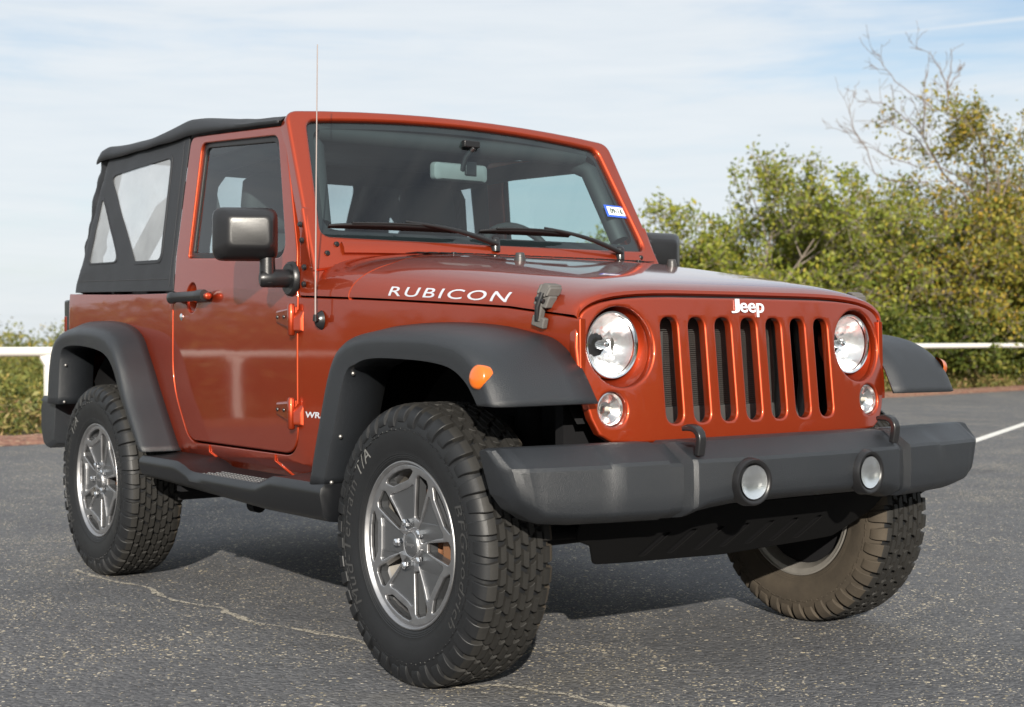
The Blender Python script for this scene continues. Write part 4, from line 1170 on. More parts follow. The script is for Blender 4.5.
# radiator and condenser behind the slots
bm = bmesh.new()
box(bm, (0.345, -0.44, 0.70), (0.352, 0.26, 1.05))
for k in range(58):
    z = 0.705 + k * 0.006
    box(bm, (0.352, -0.27, z), (0.362, 0.17, z + 0.0032))
rad_ = finish(bm, 'radiator', RADI, CAR)
bm = bmesh.new()
box(bm, (0.355, -0.37, 0.72), (0.385, -0.278, 0.99)); box(bm, (0.350, -0.29, 0.70), (0.372, 0.27, 0.775))
tube(bm, [(0.375, 0.19, 0.73), (0.378, 0.195, 0.85), (0.372, 0.185, 1.03)], 0.011, 8)
finish(bm, 'radiator_support', pbr('grey_bracket', (0.045, 0.045, 0.044), 0.5), rad_, bevel=(0.003, 2))
bm = bmesh.new()
tube(bm, [(0.365, 0.30, 1.05), (0.372, 0.305, 0.95), (0.375, 0.318, 0.84), (0.37, 0.31, 0.74), (0.36, 0.28, 0.70)], 0.021, 12)
finish(bm, 'coolant_hose', pbr('ribbed_hose', (0.06, 0.06, 0.062), 0.4), rad_, 60)
bm = bmesh.new(); box(bm, (0.30, -0.60, 0.66), (0.335, 0.60, 1.06)); finish(bm, 'grille_backing', DARK, rad_)
# maker's lettering in chrome on the grille
bm = bmesh.new()
for word, ua, ub, va, vb in (('J', -0.070, -0.036, 1.0420, 1.0830), ('eep', -0.034, 0.064, 1.0310, 1.0720)):
    b2, x0, x1, y0, y1 = text_bm(word, 1.0, bold=0.012, depth=0.05, spacing=1.0, bev=0.0)
    for v in b2.verts:
        w_ = v.co.z; v.co = gr_fn(ua + (v.co.x - x0) * (ub - ua) / (x1 - x0), va + (v.co.y - y0) * (vb - va) / (y1 - y0), 0.002 + (w_ + 0.05) * 0.03)
    me_ = bpy.data.meshes.new('t'); b2.to_mesh(me_); bm.from_mesh(me_); b2.free(); bpy.data.meshes.remove(me_)
finish(bm, 'emblem', pbr('satin_chrome', (0.80, 0.83, 0.88), 0.30, metal=0.35), grille, 40)

# ---- bonnet fittings
bm, x0, x1, y0, y1 = text_bm('RUBICON', 1.0, bold=0.006, shear=0.12, spacing=1.22)
for k in range(1, 12): cuts(bm, us=[x0 + (x1 - x0) * k / 12])
cuts(bm, vs=[y0 + (y1 - y0) * k / 5 for k in range(1, 5)])
for s in (-1, 1):
    b2 = bm.copy()
    for v in b2.verts:
        fx = (v.co.x - x0) / (x1 - x0); fz = (v.co.y - y0) / (y1 - y0)
        if s > 0: fx = 1 - fx
        x = -0.362 + fx * 0.524
        if s > 0: x = 0.162 - ((v.co.x - x0) / (x1 - x0)) * 0.524
        z = seam_z(x) + 0.0125 + fz * 0.029
        v.co = Vector((x, s * (hood_surf_y(x, z) + 0.0012), z))
    bmesh.ops.recalc_face_normals(b2, faces=b2.faces)
    finish(b2, 'lettering', LETTER, hood, 60)
bm.free()
def latch(s):
    L_ = empty('bonnet_latch', (0.30, s * 0.640, 1.045), CAR)
    L_.rotation_euler = (0, rad(15), s * rad(-6))
    bm = bmesh.new()
    Y = lambda v: s * v
    def bb(x0, x1, y0, y1, z0, z1): box(bm, (x0, min(Y(y0), Y(y1)), z0), (x1, max(Y(y0), Y(y1)), z1))
    bb(-0.024, 0.024, -0.004, 0.016, -0.046, -0.016); bb(-0.010, 0.010, 0.0, 0.020, -0.03, 0.03)
    finish(bm, 'lower_mount', LATCH, L_, bevel=(0.004, 2))
    bm = bmesh.new()
    bb(-0.026, 0.026, -0.012, 0.020, 0.012, 0.046); bb(-0.014, 0.014, -0.022, 0.026, 0.040, 0.075)
    bb(-0.022, -0.012, -0.020, 0.028, 0.044, 0.070); bb(0.012, 0.022, -0.020, 0.028, 0.044, 0.070)
    for v in bm.verts: v.co.y -= s * max(0, v.co.z - 0.02) * 0.35
    finish(bm, 'upper_catch', LATCH, L_, bevel=(0.004, 2))
    bm = bmesh.new(); tube(bm, [(0, Y(0.018), -0.025), (0.0, Y(0.026), 0.01), (0, Y(0.016), 0.05)], 0.007, 8); tube(bm, [(-0.016, Y(0.020), 0.03), (0.016, Y(0.020), 0.03)], 0.006, 8)
    finish(bm, 'rubber_strap', SEAL, L_, 60)
latch(-1); latch(1)
for s in (-1, 1):
    bm = bmesh.new(); zt = top_z(-0.23) - 0.010
    lathe(bm, [(0.0001, 0.034), (0.012, 0.034), (0.0145, 0.031), (0.0155, 0.021), (0.0175, 0.020), (0.0185, 0.008), (0.0185, -0.012)], 24, axis='z', origin=(-0.23, s * 0.324, zt))
    finish(bm, 'bonnet_bumper', pbr('dark_rubber_stop', (0.035, 0.034, 0.034), 0.4), hood, 40)
# washer nozzles on the bonnet edge
for y in (-0.40, 0.40):
    bm = bmesh.new(); box(bm, (-0.500, y - 0.008, 1.240), (-0.480, y + 0.008, 1.256)); finish(bm, 'washer_nozzle', SMOOTHBLACK, hood, bevel=(0.003, 2))

# ---- front bumper
BA = [0, 0.20, 0.34, 0.407, 0.418, 0.428, 0.480, 0.488, 0.62, 0.66, 0.75, 0.86, 0.890, 0.907, 0.922, 0.945, 0.956, 0.962]
BX = [0.688, 0.684, 0.670, 0.662, 0.654, 0.626, 0.618, 0.641, 0.626, 0.621, 0.606, 0.588, 0.581, 0.579, 0.570, 0.557, 0.538, 0.518]
def bump_front(a): return interp(a, BA, BX)
bm = bmesh.new(); rows = []
ya = [0.962, 0.960, 0.956, 0.951, 0.945, 0.938, 0.929, 0.922, 0.915, 0.907, 0.899, 0.890, 0.875, 0.86, 0.80, 0.75, 0.70, 0.664, 0.658, 0.62, 0.58, 0.55, 0.51, 0.496, 0.491, 0.488, 0.4855, 0.483, 0.480, 0.474, 0.448, 0.432, 0.428, 0.424, 0.421, 0.418, 0.4145, 0.407, 0.37, 0.32, 0.26, 0.18, 0.09]
ya = [-y for y in ya] + [0.0] + ya[::-1]
for y in ya:
    a = abs(y); xf = bump_front(a); sg = -1 if y < 0 else 1
    gv = 0.0
    if 0.418 < a < 0.488: gv = min((a - 0.418) / 0.010, (0.488 - a) / 0.008, 1)      # grooves over the frame rails
    e = min(1, max(0, (0.962 - a) / 0.03)); cap_ = min(1, max(0, (a - 0.655) / 0.008))
    zt = 0.694 - 0.006 * gv - 0.006 * (1 - e) ** 2; zf_ = 0.652 - 0.010 * gv - 0.004 * cap_; xf -= 0.004 * cap_
    zb = interp(a, [0, 0.25, 0.36, 0.43, 0.75, 0.87, 0.935, 0.962], [0.524, 0.522, 0.512, 0.490, 0.494, 0.502, 0.535, 0.575])
    k = 0.4 + 0.6 * e
    xb = min(0.500 - max(0, a - 0.45) * 0.10, xf - 0.012 * k - 0.07 * e)
    rows.append([(x, sg * (a - max(0, a - 0.78) / 0.170 * 0.055 * min(1, max(0, (0.69 - z) / 0.19))), z) for x, z in
                 ((xb, zt - 0.05), (xb, zt - 0.006), (xb + 0.006, zt), (xf - 0.086 * k, zt + 0.001), (xf - 0.074 * k, zt - 0.002), (xf - 0.0165 * k, zf_ + 0.0045), (xf - 0.0065 * k, zf_ - 0.0015), (xf - 0.0008, zf_ - 0.011),
                  (xf + 0.001, (zf_ + zb) / 2), (xf - 0.001, zb + 0.036), (xf - 0.005 * k, zb + 0.027), (xf - 0.013 * k, zb + 0.020), (xf - 0.050 * k, zb + 0.002), (xf - 0.065 * k, zb), (xb, zb + 0.004))])
grid(bm, rows, cap=True); bmesh.ops.recalc_face_normals(bm, faces=bm.faces)
fbump = finish(bm, 'front_bumper', PLASTIC, CAR, 26, wn=False)
bm = bmesh.new()
box(bm, (0.30, -0.42, 0.52), (0.49, 0.42, 0.67))
finish(bm, 'bumper_beam', DARK, fbump)
for s in (-1, 1):
    fg = empty('fog_lamp', (0.691, s * 0.236, 0.584), CAR); fg.rotation_euler = (0, 0, s * rad(4))
    bm = bmesh.new(); lathe(bm, [(0.066, -0.024), (0.0635, 0.001), (0.060, 0.008), (0.055, 0.0085), (0.050, 0.004), (0.046, -0.002), (0.0445, -0.006)], 48, axis='x'); finish(bm, 'bezel', BLACK, fg, 50)
    bm = bmesh.new(); lathe(bm, [(0.0001, -0.0030), (0.012, -0.0028), (0.026, -0.0010), (0.038, 0.0022), (0.0455, 0.005)], 40, axis='x')
    finish(bm, 'reflector', REFLECTOR, fg, 30)
    bm = bmesh.new(); lathe(bm, [(0.0001, 0.012), (0.018, 0.0112), (0.034, 0.008), (0.0445, 0.004)], 40, axis='x'); finish(bm, 'lens', LENS, fg, 60)
    bm = bmesh.new()
    for k in range(9):
        pass
    # tow hook: flat bar rising through the bumper top and curling back
    Pk = [(0.650, 0.66), (0.656, 0.690), (0.657, 0.706), (0.653, 0.718), (0.644, 0.727), (0.630, 0.732), (0.616, 0.7325), (0.604, 0.731), (0.594, 0.728)]
    rows = []
    for i, (x, z) in enumerate(Pk):
        dx = Pk[min(i + 1, 8)][0] - Pk[max(i - 1, 0)][0]; dz = Pk[min(i + 1, 8)][1] - Pk[max(i - 1, 0)][1]; l = hypot(dx, dz); nx, nz = -dz / l, dx / l
        t = 0.009 if i < 7 else 0.007
        rows.append([(x + nx * t, s * 0.395 - 0.013, z + nz * t), (x + nx * t, s * 0.395 + 0.013, z + nz * t), (x - nx * t, s * 0.395 + 0.013, z - nz * t), (x - nx * t, s * 0.395 - 0.013, z - nz * t)])
    grid(bm, rows, closed=True, cap=True); bmesh.ops.recalc_face_normals(bm, faces=bm.faces)
    finish(bm, 'tow_hook', SMOOTHBLACK, CAR, 50, bevel=(0.004, 3, 50))
    bm = bmesh.new(); o_ = rpoly([(0.600, s * 0.395 - 0.024), (0.648, s * 0.395 - 0.024), (0.648, s * 0.395 + 0.034), (0.600, s * 0.395 + 0.034)], 0.012, 4)
    bm.faces.new([bm.verts.new((x, y, 0.6955)) for x, y in o_]); bm.normal_update()
    finish(bm, 'hook_opening', SEAL, fbump)
# air dam under the bumper, with slanted openings
def sk_fn(u, v, w_):
    a = abs(u); xx = 0.400 - 0.30 * max(0, a - 0.40) ** 1.35 + 0.85 * (v - 0.40)
    return Vector((xx + w_, u, v))
so_ = rpoly([(-0.62, 0.50), (-0.60, 0.425), (-0.545, 0.405), (-0.500, 0.345), (0.0, 0.328), (0.48, 0.345), (0.56, 0.385), (0.63, 0.42), (0.65, 0.50)], [0, .03, .02, .03, 0, .03, .03, .03, 0], 4)
sh = []
for k in range(7):
    y = -0.315 + k * 0.105
    sh.append(rpoly([(y - 0.046, 0.358), (y - 0.016, 0.358), (y + 0.034, 0.428), (y + 0.004, 0.428)], 0.014, 4))
bm = plate(so_, sh, depth=0.008, bev=0.003, res=2, cuts_u=frange(-0.65, 0.55, 20), fn=sk_fn)
dam = finish(bm, 'air_dam', pbr('matt_black_dam', (0.0035, 0.0035, 0.0038), 0.8, spec=0.12), CAR, 40, wn=True)
bm = bmesh.new(); grid(bm, [[sk_fn(u, v, -0.012) for u in frange(-0.45, 0.45, 8)] for v in (0.345, 0.47)]); finish(bm, 'dam_backing', DARK, dam)

# ---- wheel arch flares
def flare(L, P, J, name, yL, yP, nsub=5, r=0.30):
    """L lip, P outer fold, J joint with the body; each a list of (x, z) or (x, y, z)"""
    n = len(L)
    tt = list(range(n)); TS = [i / nsub for i in range((n - 1) * nsub + 1)]
    def pt(C, t, y):
        x = crv(t, tt, [c[0] for c in C]); z = crv(t, tt, [c[-1] for c in C])
        yy = crv(t, tt, [c[1] for c in C]) if len(C[0]) == 3 else y
        return Vector((x, -yy, z))
    rows = []
    for t in TS:
        l, p, j = pt(L, t, yL), pt(P, t, yP), pt(J, t, 0.78)
        a = p + (l - p) * 0.42; b = p + (j - p) * r
        row = [l + Vector((0, min(0.15, max(0.02, 0.93 + j.y + 0.03)), 0)) + (l - p) * 0.02, l + Vector((0, 0.010, 0)) + (l - p) * 0.03, l, l.lerp(a, 0.5), a]
        for k in range(1, 6):
            s = k / 6; row.append(a * (1 - s) ** 2 + p * 2 * s * (1 - s) + b * s * s)
        row += [b, b.lerp(j, 0.33), b.lerp(j, 0.66), j]
        rows.append(row)
    bm = bmesh.new(); grid(bm, rows); bmesh.ops.recalc_face_normals(bm, faces=bm.faces)
    f = max(bm.faces, key=lambda q: -q.calc_center_median().y)
    if f.normal.y > 0: bmesh.ops.reverse_faces(bm, faces=bm.faces)
    return finish(bm, name, PLASTIC, CAR, 60, solid=0.006)
Lf = [(-0.417, 0.530), (-0.361, 0.671), (-0.285, 0.860), (-0.215, 0.900), (-0.12, 0.916), (0.06, 0.914), (0.19, 0.906), (0.278, 0.890), (0.340, 0.858), (0.376, 0.822), (0.396, 0.797)]
Pf = [(-0.512, 0.530), (-0.455, 0.700), (-0.385, 0.880), (-0.310, 0.955), (-0.17, 0.985), (0.04, 0.988), (0.20, 0.982), (0.315, 0.965), (0.395, 0.925), (0.450, 0.870), (0.487, 0.797)]
Jf = [(-0.545, 0.775, 0.53), (-0.515, 0.772, 0.70), (-0.47, 0.745, 0.90), (-0.39, 0.728, 0.995), (-0.25, 0.708, 1.016), (-0.04, 0.678, 1.019), (0.13, 0.655, 1.008), (0.25, 0.640, 0.988), (0.345, 0.626, 0.965), (0.425, 0.615, 0.90), (0.487, 0.603, 0.799)]
ffl = flare(Lf, Pf, Jf, 'front_flare', 0.928, 0.938)
Lr = [(-2.785, 0.700), (-2.765, 0.860), (-2.745, 0.925), (-2.690, 0.950), (-2.526, 0.955), (-2.330, 0.940), (-2.215, 0.915), (-2.135, 0.862), (-2.063, 0.765), (-1.97, 0.655), (-1.868, 0.550)]
Pr = [(-2.945, 0.700), (-2.920, 0.840), (-2.865, 0.945), (-2.760, 1.000), (-2.56, 1.022), (-2.32, 1.018), (-2.17, 0.985), (-2.075, 0.900), (-1.995, 0.765), (-1.905, 0.655), (-1.822, 0.550)]
Jr = [(-3.03, 0.775, 0.70), (-3.025, 0.775, 0.86), (-2.995, 0.785, 1.000), (-2.87, 0.787, 1.052), (-2.60, 0.787, 1.061), (-2.34, 0.787, 1.046), (-2.175, 0.787, 0.998), (-2.085, 0.787, 0.905), (-1.975, 0.787, 0.765), (-1.890, 0.785, 0.655), (-1.806, 0.783, 0.550)]
rfl = flare(Lr, Pr, Jr, 'rear_flare', 0.928, 0.938)
# side marker in the front flare, rivets along the flange
bm = bmesh.new(); lathe(bm, [(0.0001, 0.011), (0.014, 0.0105), (0.026, 0.008), (0.031, 0.004), (0.033, -0.022)], 32, axis='y')
for v in bm.verts: v.co.y = -v.co.y
bmesh.ops.recalc_face_normals(bm, faces=bm.faces)
mk = finish(bm, 'side_marker', AMBER, ffl, 60); mk.location = (0.405, -0.931, 0.871); mk.rotation_euler = (rad(-8), rad(0), rad(6))
for fl_, C in ((ffl, [Lf[k] for k in (0, 1, 2, 3)]), (rfl, [Lr[k] for k in (0, 1)])):
    for x, z in C:
        bm = bmesh.new(); lathe(bm, [(0.0001, 0.004), (0.005, 0.003), (0.0065, 0)], 10)
        b = finish(bm, 'rivet', STEEL, fl_, 60); b.location = (x + 0.014, -0.905, z + 0.01); b.rotation_euler = (0, 0, rad(-100))
mirror_tree(ffl, CAR); mirror_tree(rfl, CAR)

# ---- side steps
def step():
    bm = bmesh.new(); rows = []
    for x in [-1.835, -1.828, -1.80, -1.74, -1.66, -1.58, -1.50, -1.44, -1.39, -1.35, -1.30, -1.20, -1.05, -0.95, -0.88, -0.84, -0.80, -0.74, -0.66, -0.55, -0.46, -0.42, -0.405, -0.40]:
        dip = min(max((x + 1.50) / 0.14, 0), 1) * min(max((-0.74 - x) / 0.12, 0), 1); dip = dip * dip * (3 - 2 * dip)
        zt = 0.535 - 0.030 * dip
        yo = 0.945; e = 0.012 if x in (-1.835, -0.40) else 0.0
        zb = 0.450 if x < -1.7 else (0.450 - 0.032 * min(1, (x + 1.7) / 0.9))
        rows.append([(x, -0.765, zb + 0.015 + e), (x, -0.765, zt + 0.008), (x, -0.80, zt + 0.006 - 0.012 * dip), (x, -0.86, zt - 0.010 * dip), (x, -yo + 0.045, zt - 0.008 * dip - e), (x, -yo + 0.018, zt + 0.001 - e), (x, -yo + 0.004 + e, zt - 0.012), (x, -yo + e, zt - 0.032),
                     (x, -yo + 0.012 + e, zb + 0.020 + e), (x, -yo + 0.030 + e, zb + 0.004 + e), (x, -yo + 0.06, zb + e)])
    grid(bm, rows, closed=True, cap=True); bmesh.ops.recalc_face_normals(bm, faces=bm.faces)
    st = finish(bm, 'running_board', pbr('step_plastic', (0.004, 0.0046, 0.0058), 0.36, bump=(400, 0.2, 0.0008)), CAR, 40)
    bm = bmesh.new()
    for i in range(22):
        for j in range(4):
            x = -1.36 + i * 0.0245 + (0.012 if j % 2 else 0); y = -0.815 - j * 0.026
            lathe(bm, [(0.0001, 0.0045), (0.0070, 0.0045), (0.0092, 0.0)], 6, axis='z', origin=(x, y, 0.4965))
    rows = [[(x, y, 0.4962 + 0.0 * x) for y in (-0.905, -0.80)] for x in (-1.375, -1.0, -0.815)]
    finish(bm, 'step_tread', pbr('grey_tread_grip', (0.030, 0.032, 0.036), 0.45), st, 30)
    bm = bmesh.new()
    for x in (-1.55, -0.70): box(bm, (x - 0.02, -0.90, 0.42), (x + 0.02, -0.55, 0.45)); 
    tube(bm, [(-1.15, -0.80, 0.40), (-1.10, -0.80, 0.40)], 0.025, 12); tube(bm, [(-1.8, -0.62, 0.42), (-0.5, -0.60, 0.42)], 0.03, 10)
    finish(bm, 'step_bracket', DARK, st, 50)
    return st
stp = step(); mirror_tree(stp, CAR)

# ---- rear bumper and tail lamps
bm = bmesh.new(); rows = []
for y in (-0.90, -0.885, -0.80, -0.6, -0.3, 0, 0.3, 0.6, 0.80, 0.885, 0.90):
    e = 0.02 if abs(y) > 0.89 else 0; xr = -3.175 + 0.06 * (abs(y) / 0.9) ** 4
    rows.append([(-2.93, y, 0.52 + e), (-2.90, y, 0.715 - e), (-3.10, y, 0.728 - e), (xr + 0.02 + e, y, 0.722 - e), (xr + e, y, 0.70 - e), (xr + e, y, 0.56 + e), (xr + 0.05, y, 0.50 + e), (-3.02, y, 0.495 + e)])
grid(bm, rows, closed=True, cap=True); bmesh.ops.recalc_face_normals(bm, faces=bm.faces)
finish(bm, 'rear_bumper', PLASTIC, CAR, 45, bevel=(0.01, 3, 45))
for s in (-1, 1):
    bm = bmesh.new(); y = s * 0.705
    box(bm, (-3.165, y - 0.065, 1.005), (-3.10, y + 0.065, 1.165)); tl = finish(bm, 'tail_lamp', SMOOTHBLACK, CAR, bevel=(0.01, 3))
    bm = bmesh.new(); box(bm, (-3.172, y - 0.055, 1.015), (-3.164, y + 0.055, 1.155)); box(bm, (-3.158, y + s * 0.0645 - 0.002, 1.02), (-3.128, y + s * 0.0645 + 0.003, 1.09)); finish(bm, 'lens', REDLENS, tl, bevel=(0.002, 2))

# ---- wheels
TR = 0.404
PROF = [(0.3820, 0.0), (0.3820, 0.045), (0.3808, 0.074), (0.3775, 0.092), (0.3695, 0.1045), (0.357, 0.1130), (0.341, 0.1188), (0.322, 0.1215), (0.300, 0.1210), (0.275, 0.1165), (0.255, 0.1105), (0.241, 0.1055), (0.2345, 0.099)]
Q = [0.0]
for (r1_, w1_), (r2_, w2_) in zip(PROF, PROF[1:]): Q.append(Q[-1] + hypot(r2_ - r1_, w2_ - w1_))
def prof(q):
    a = abs(q); r = crv(a, Q, [p[0] for p in PROF]); w_ = crv(a, Q, [p[1] for p in PROF])
    e = 0.002; dr = crv(a + e, Q, [p[0] for p in PROF]) - crv(max(a - e, 0), Q, [p[0] for p in PROF]); dw = crv(a + e, Q, [p[1] for p in PROF]) - crv(max(a - e, 0), Q, [p[1] for p in PROF])
    l = hypot(dr, dw) or 1; nr, nw = dw / l, -dr / l
    if a < 0.003: nr, nw = 1, 0
    sg = 1 if q >= 0 else -1
    return r, w_ * sg, nr, nw * sg
def tp(theta, q, h):
    r, w_, nr, nw = prof(q); r += nr * h; w_ += nw * h
    return (r * cos(theta), w_, r * sin(theta))
def lug(bm, th, pitch, q0, q1, s0, s1, h, taper=0.006, nq=3, hq=None, wave=0.0, mi=1):
    """tread block between cross positions q0 and q1; s0, s1 give its edges as pitch fractions at q0 and q1"""
    rows = []
    for k in range(nq + 1):
        f = k / nq; q = q0 + (q1 - q0) * f
        a = th + pitch * (s0[0] + (s1[0] - s0[0]) * f); b = th + pitch * (s0[1] + (s1[1] - s0[1]) * f)
        hh = h if hq is None else h + (hq - h) * f ** 2
        wv = wave * pitch * sin(f * 5.2); a += wv; b += wv
        ta = taper / 0.40; qi = q + (taper * 0.6 if k == 0 else (-taper * 0.6 if k == nq else 0)) * (1 if q1 > q0 else -1)
        rows.append([tp(a, q, -0.006), tp(a + ta * 0.55, qi, hh - 0.0012), tp(a + ta * 0.95, qi, hh), tp(b - ta * 0.95, qi, hh), tp(b - ta * 0.55, qi, hh - 0.0012), tp(b, q, -0.006)])
    fs = grid(bm, rows)
    for r in (0, -1):
        pass
    # end caps
    for row, sgn in ((rows[0], 1), (rows[-1], -1)):
        vs = [bm.verts.new(p) for p in row]; fs.append(bm.faces.new(vs))
    for f in fs: f.material_index = mi
    return fs
def make_tyre(parent):
    bm = bmesh.new()
    qs = [0.0, 0.03, 0.06, 0.08, 0.095, 0.107, 0.12, 0.135, 0.15, 0.17, 0.19, 0.2150] + [0.224 + 0.0028 * k for k in range(12)] + [0.264, 0.275, Q[-1]]
    RIBS = set(0.224 + 0.0028 * k for k in (1, 3, 5, 9, 11))
    qq = [-q for q in qs[::-1][:-1]] + qs
    prof_ = []
    for q in qq:
        r, w_, _, _ = prof(q); bump_ = 0.0
        if abs(q) in RIBS: bump_ = 0.0011
        prof_.append((r, w_ + bump_ * (1 if w_ > 0 else -1)))
    lathe(bm, prof_, 120)
    N = 42; pitch = 2 * pi / N; H = 0.0155
    rt = random.Random(6)
    for i in range(N):
        th = i * pitch
        alt = i % 2
        for sg in (1, -1):
            t2 = th + (0 if sg > 0 else pitch * 0.5)
            # shoulder lug wrapping onto the sidewall, alternately long and short
            fs = lug(bm, t2, pitch, sg * 0.0725, sg * (0.150 if alt else 0.138), (0.02, 0.84), (0.14, 0.80) if alt else (0.06, 0.74), H, 0.004, 11, 0.003, 0.05)
            for f in fs:
                if abs(f.calc_center_median().y) > 0.1005: f.material_index = 0
            # three rows of interlocking inner blocks
            lug(bm, t2 + pitch * 0.28, pitch, sg * 0.0490, sg * 0.0695, (0.00, 0.80), (0.14, 0.92), H, 0.0035, 2, None, 0.05)
            lug(bm, t2 + pitch * 0.66, pitch, sg * 0.0260, sg * 0.0465, (0.12, 0.92), (0.00, 0.80), H, 0.0035, 2, None, 0.05)
            lug(bm, t2 + pitch * 0.05, pitch, sg * 0.0025, sg * 0.0235, (0.00, 0.80), (0.18, 0.96), H, 0.0035, 2, None, 0.05)
            # notched rib below the lugs
            lug(bm, t2, pitch, sg * 0.1515, sg * 0.157, (0.05, 0.42), (0.05, 0.42), 0.0022, 0.002, 1, None, 0, 0)
            lug(bm, t2, pitch, sg * 0.1545, sg * 0.160, (0.52, 0.92), (0.52, 0.92), 0.0022, 0.002, 1, None, 0, 0)
    bmesh.ops.recalc_face_normals(bm, faces=bm.faces)
    for v in bm.verts:                                   # flat contact patch
        if v.co.z < -WZ + 0.001:
            d = -WZ + 0.001 - v.co.z; v.co.z = -WZ + 0.001; v.co.y += 0.4 * d * (1 if v.co.y > 0 else -1)
    for f in bm.faces:
        c = f.calc_center_median()
        if c.y < -0.098: f.material_index = 2
    t = finish(bm, 'tyre', [RUBBER, TREAD, DUSTY], parent, 25)
    return t
def tyre_text(s, ang_mid, r0_, r1_, parent, mat, span, name='tyre_lettering', outline=False, flip=False):
    bm, x0, x1, y0, y1 = text_bm(s, 1.0, bold=0.0, shear=0.18, spacing=1.1)
    for k in range(1, 30): cuts(bm, us=[x0 + (x1 - x0) * k / 30])
    for v in bm.verts:
        f = (v.co.x - x0) / (x1 - x0); g_ = (v.co.y - y0) / (y1 - y0)
        r = r0_ + (r1_ - r0_) * g_
        # outer face looks along +y (wheel built with its outer side at +y): clockwise reading when seen from outside
        th = ang_mid + span * (f - 0.5)
        wv = float(np.interp(-r, [-p[0] for p in PROF], [p[1] for p in PROF]))
        v.co = Vector((r * cos(th), wv + 0.0012, r * sin(th)))
    bmesh.ops.recalc_face_normals(bm, faces=bm.faces)
    return finish(bm, name, mat, parent, 60)

wheel0 = empty('wheel', (0, 0, 0), CAR)
make_tyre(wheel0)
# text angle: seen from +y outside, x runs to the left, so increasing theta (x to z) is clockwise
tyre_text('Mud-Terrain', rad(-4), 0.290, 0.324, wheel0, TYRELETTER, rad(72))
tyre_text('T/A', rad(46), 0.290, 0.328, wheel0, pbr('scuffed_pale_letters', (0.13, 0.13, 0.125), 0.7), rad(17))
tyre_text('BFGoodrich', rad(186), 0.290, 0.322, wheel0, TYRELETTER, rad(66))
# rim: barrel and lip
bm = bmesh.new()
lathe(bm, [(0.2335, 0.0985), (0.2362, 0.1030), (0.2350, 0.1055), (0.2318, 0.1060), (0.2290, 0.1035), (0.2265, 0.098), (0.2215, 0.090), (0.213, 0.078), (0.206, 0.050)], 96)
rim = finish(bm, 'rim', RIM, wheel0, 40)
bm = bmesh.new(); lathe(bm, [(0.2065, 0.052), (0.200, 0.020), (0.196, -0.02), (0.200, -0.08), (0.216, -0.10), (0.236, -0.104), (0.238, -0.108), (0.232, -0.109)], 96)
finish(bm, 'wheel_barrel', BARREL, wheel0, 40)
def pol(r, t, th):                                      # radial r, sideways t, spoke angle th
    return (r * cos(th) - t * sin(th), r * sin(th) + t * cos(th))
RR = 0.2245
SP = [rad(73 + 72 * k) for k in range(5)]
longw, shortw, pocket = [], [], []
for th in SP:
    wth = th + rad(36)
    longw.append(rpoly([pol(r * RR, t * RR, wth) for r, t in ((0.34, -0.060), (0.34, 0.060), (0.85, 0.142), (0.90, 0.09), (0.90, -0.09), (0.85, -0.142))], [0.006, 0.006, 0.01, 0.006, 0.006, 0.01], 4))
    shortw.append(rpoly([pol(r * RR, t * RR, th) for r, t in ((0.785, -0.185), (0.785, 0.185), (0.862, 0.340), (0.902, 0.285), (0.930, 0.15), (0.938, 0.0), (0.930, -0.15), (0.902, -0.285), (0.862, -0.340))], 0.008, 3))
    pocket.append(rpoly([pol(r * RR, t * RR, th) for r, t in ((0.20, -0.095), (0.20, 0.095), (0.52, 0.212), (0.69, 0.292), (0.712, 0.255), (0.695, 0.15), (0.695, -0.15), (0.712, -0.255), (0.69, -0.292), (0.52, -0.212))], 0.006, 3))
def dish(r): return 0.0975 - 0.014 * (1 - min(r / RR, 1)) ** 1.0 + (0.004 if r < 0.05 else 0)
def rim_fn(u, v, w_):
    r = hypot(u, v); return Vector((u, dish(r) + w_, v))
bm = plate(circ(0, 0, RR, 96), longw + shortw + pocket, depth=0.016, bev=0.0028, res=2, fn=rim_fn)
bmesh.ops.recalc_face_normals(bm, faces=bm.faces)
finish(bm, 'spokes', RIM, wheel0, 35, wn=True)
bm = plate(circ(0, 0, RR * 0.985, 96), longw + shortw, depth=0.030, bev=0.002, res=1, fn=lambda u, v, w_: rim_fn(u, v, w_ - 0.0065))
finish(bm, 'spoke_inlay', RIMGREY, wheel0, 35, wn=True)
bm = bmesh.new(); lathe(bm, [(0.0001, 0.0985), (0.020, 0.098), (0.031, 0.0955), (0.0345, 0.0915), (0.0355, 0.070)], 40)
cap = finish(bm, 'hub_cap', RIMGREY, wheel0, 40)
bm = bmesh.new(); lathe(bm, [(0.0335, 0.092), (0.0365, 0.094), (0.0385, 0.0915), (0.039, 0.07)], 40); finish(bm, 'cap_ring', RIM, wheel0, 40)
bm, x0, x1, y0, y1 = text_bm('Jeep', 1.0, bold=0.03, depth=0.02)
for v in bm.verts: v.co = Vector((0.021 - (v.co.x - x0) / (x1 - x0) * 0.042, 0.0983 + v.co.z * 0.03, -0.007 + (v.co.y - y0) / (y1 - y0) * 0.015))
bmesh.ops.recalc_face_normals(bm, faces=bm.faces); finish(bm, 'cap_lettering', RIM, wheel0, 60)
for th in SP:
    bm = bmesh.new()
    lathe(bm, [(0.0001, 0.108), (0.006, 0.108), (0.0105, 0.104), (0.0115, 0.100), (0.0115, 0.082), (0.0145, 0.080)], 6, origin=(0.0635 * cos(th), 0, 0.0635 * sin(th)))
    finish(bm, 'lug_nut', CHROME, wheel0, 30)
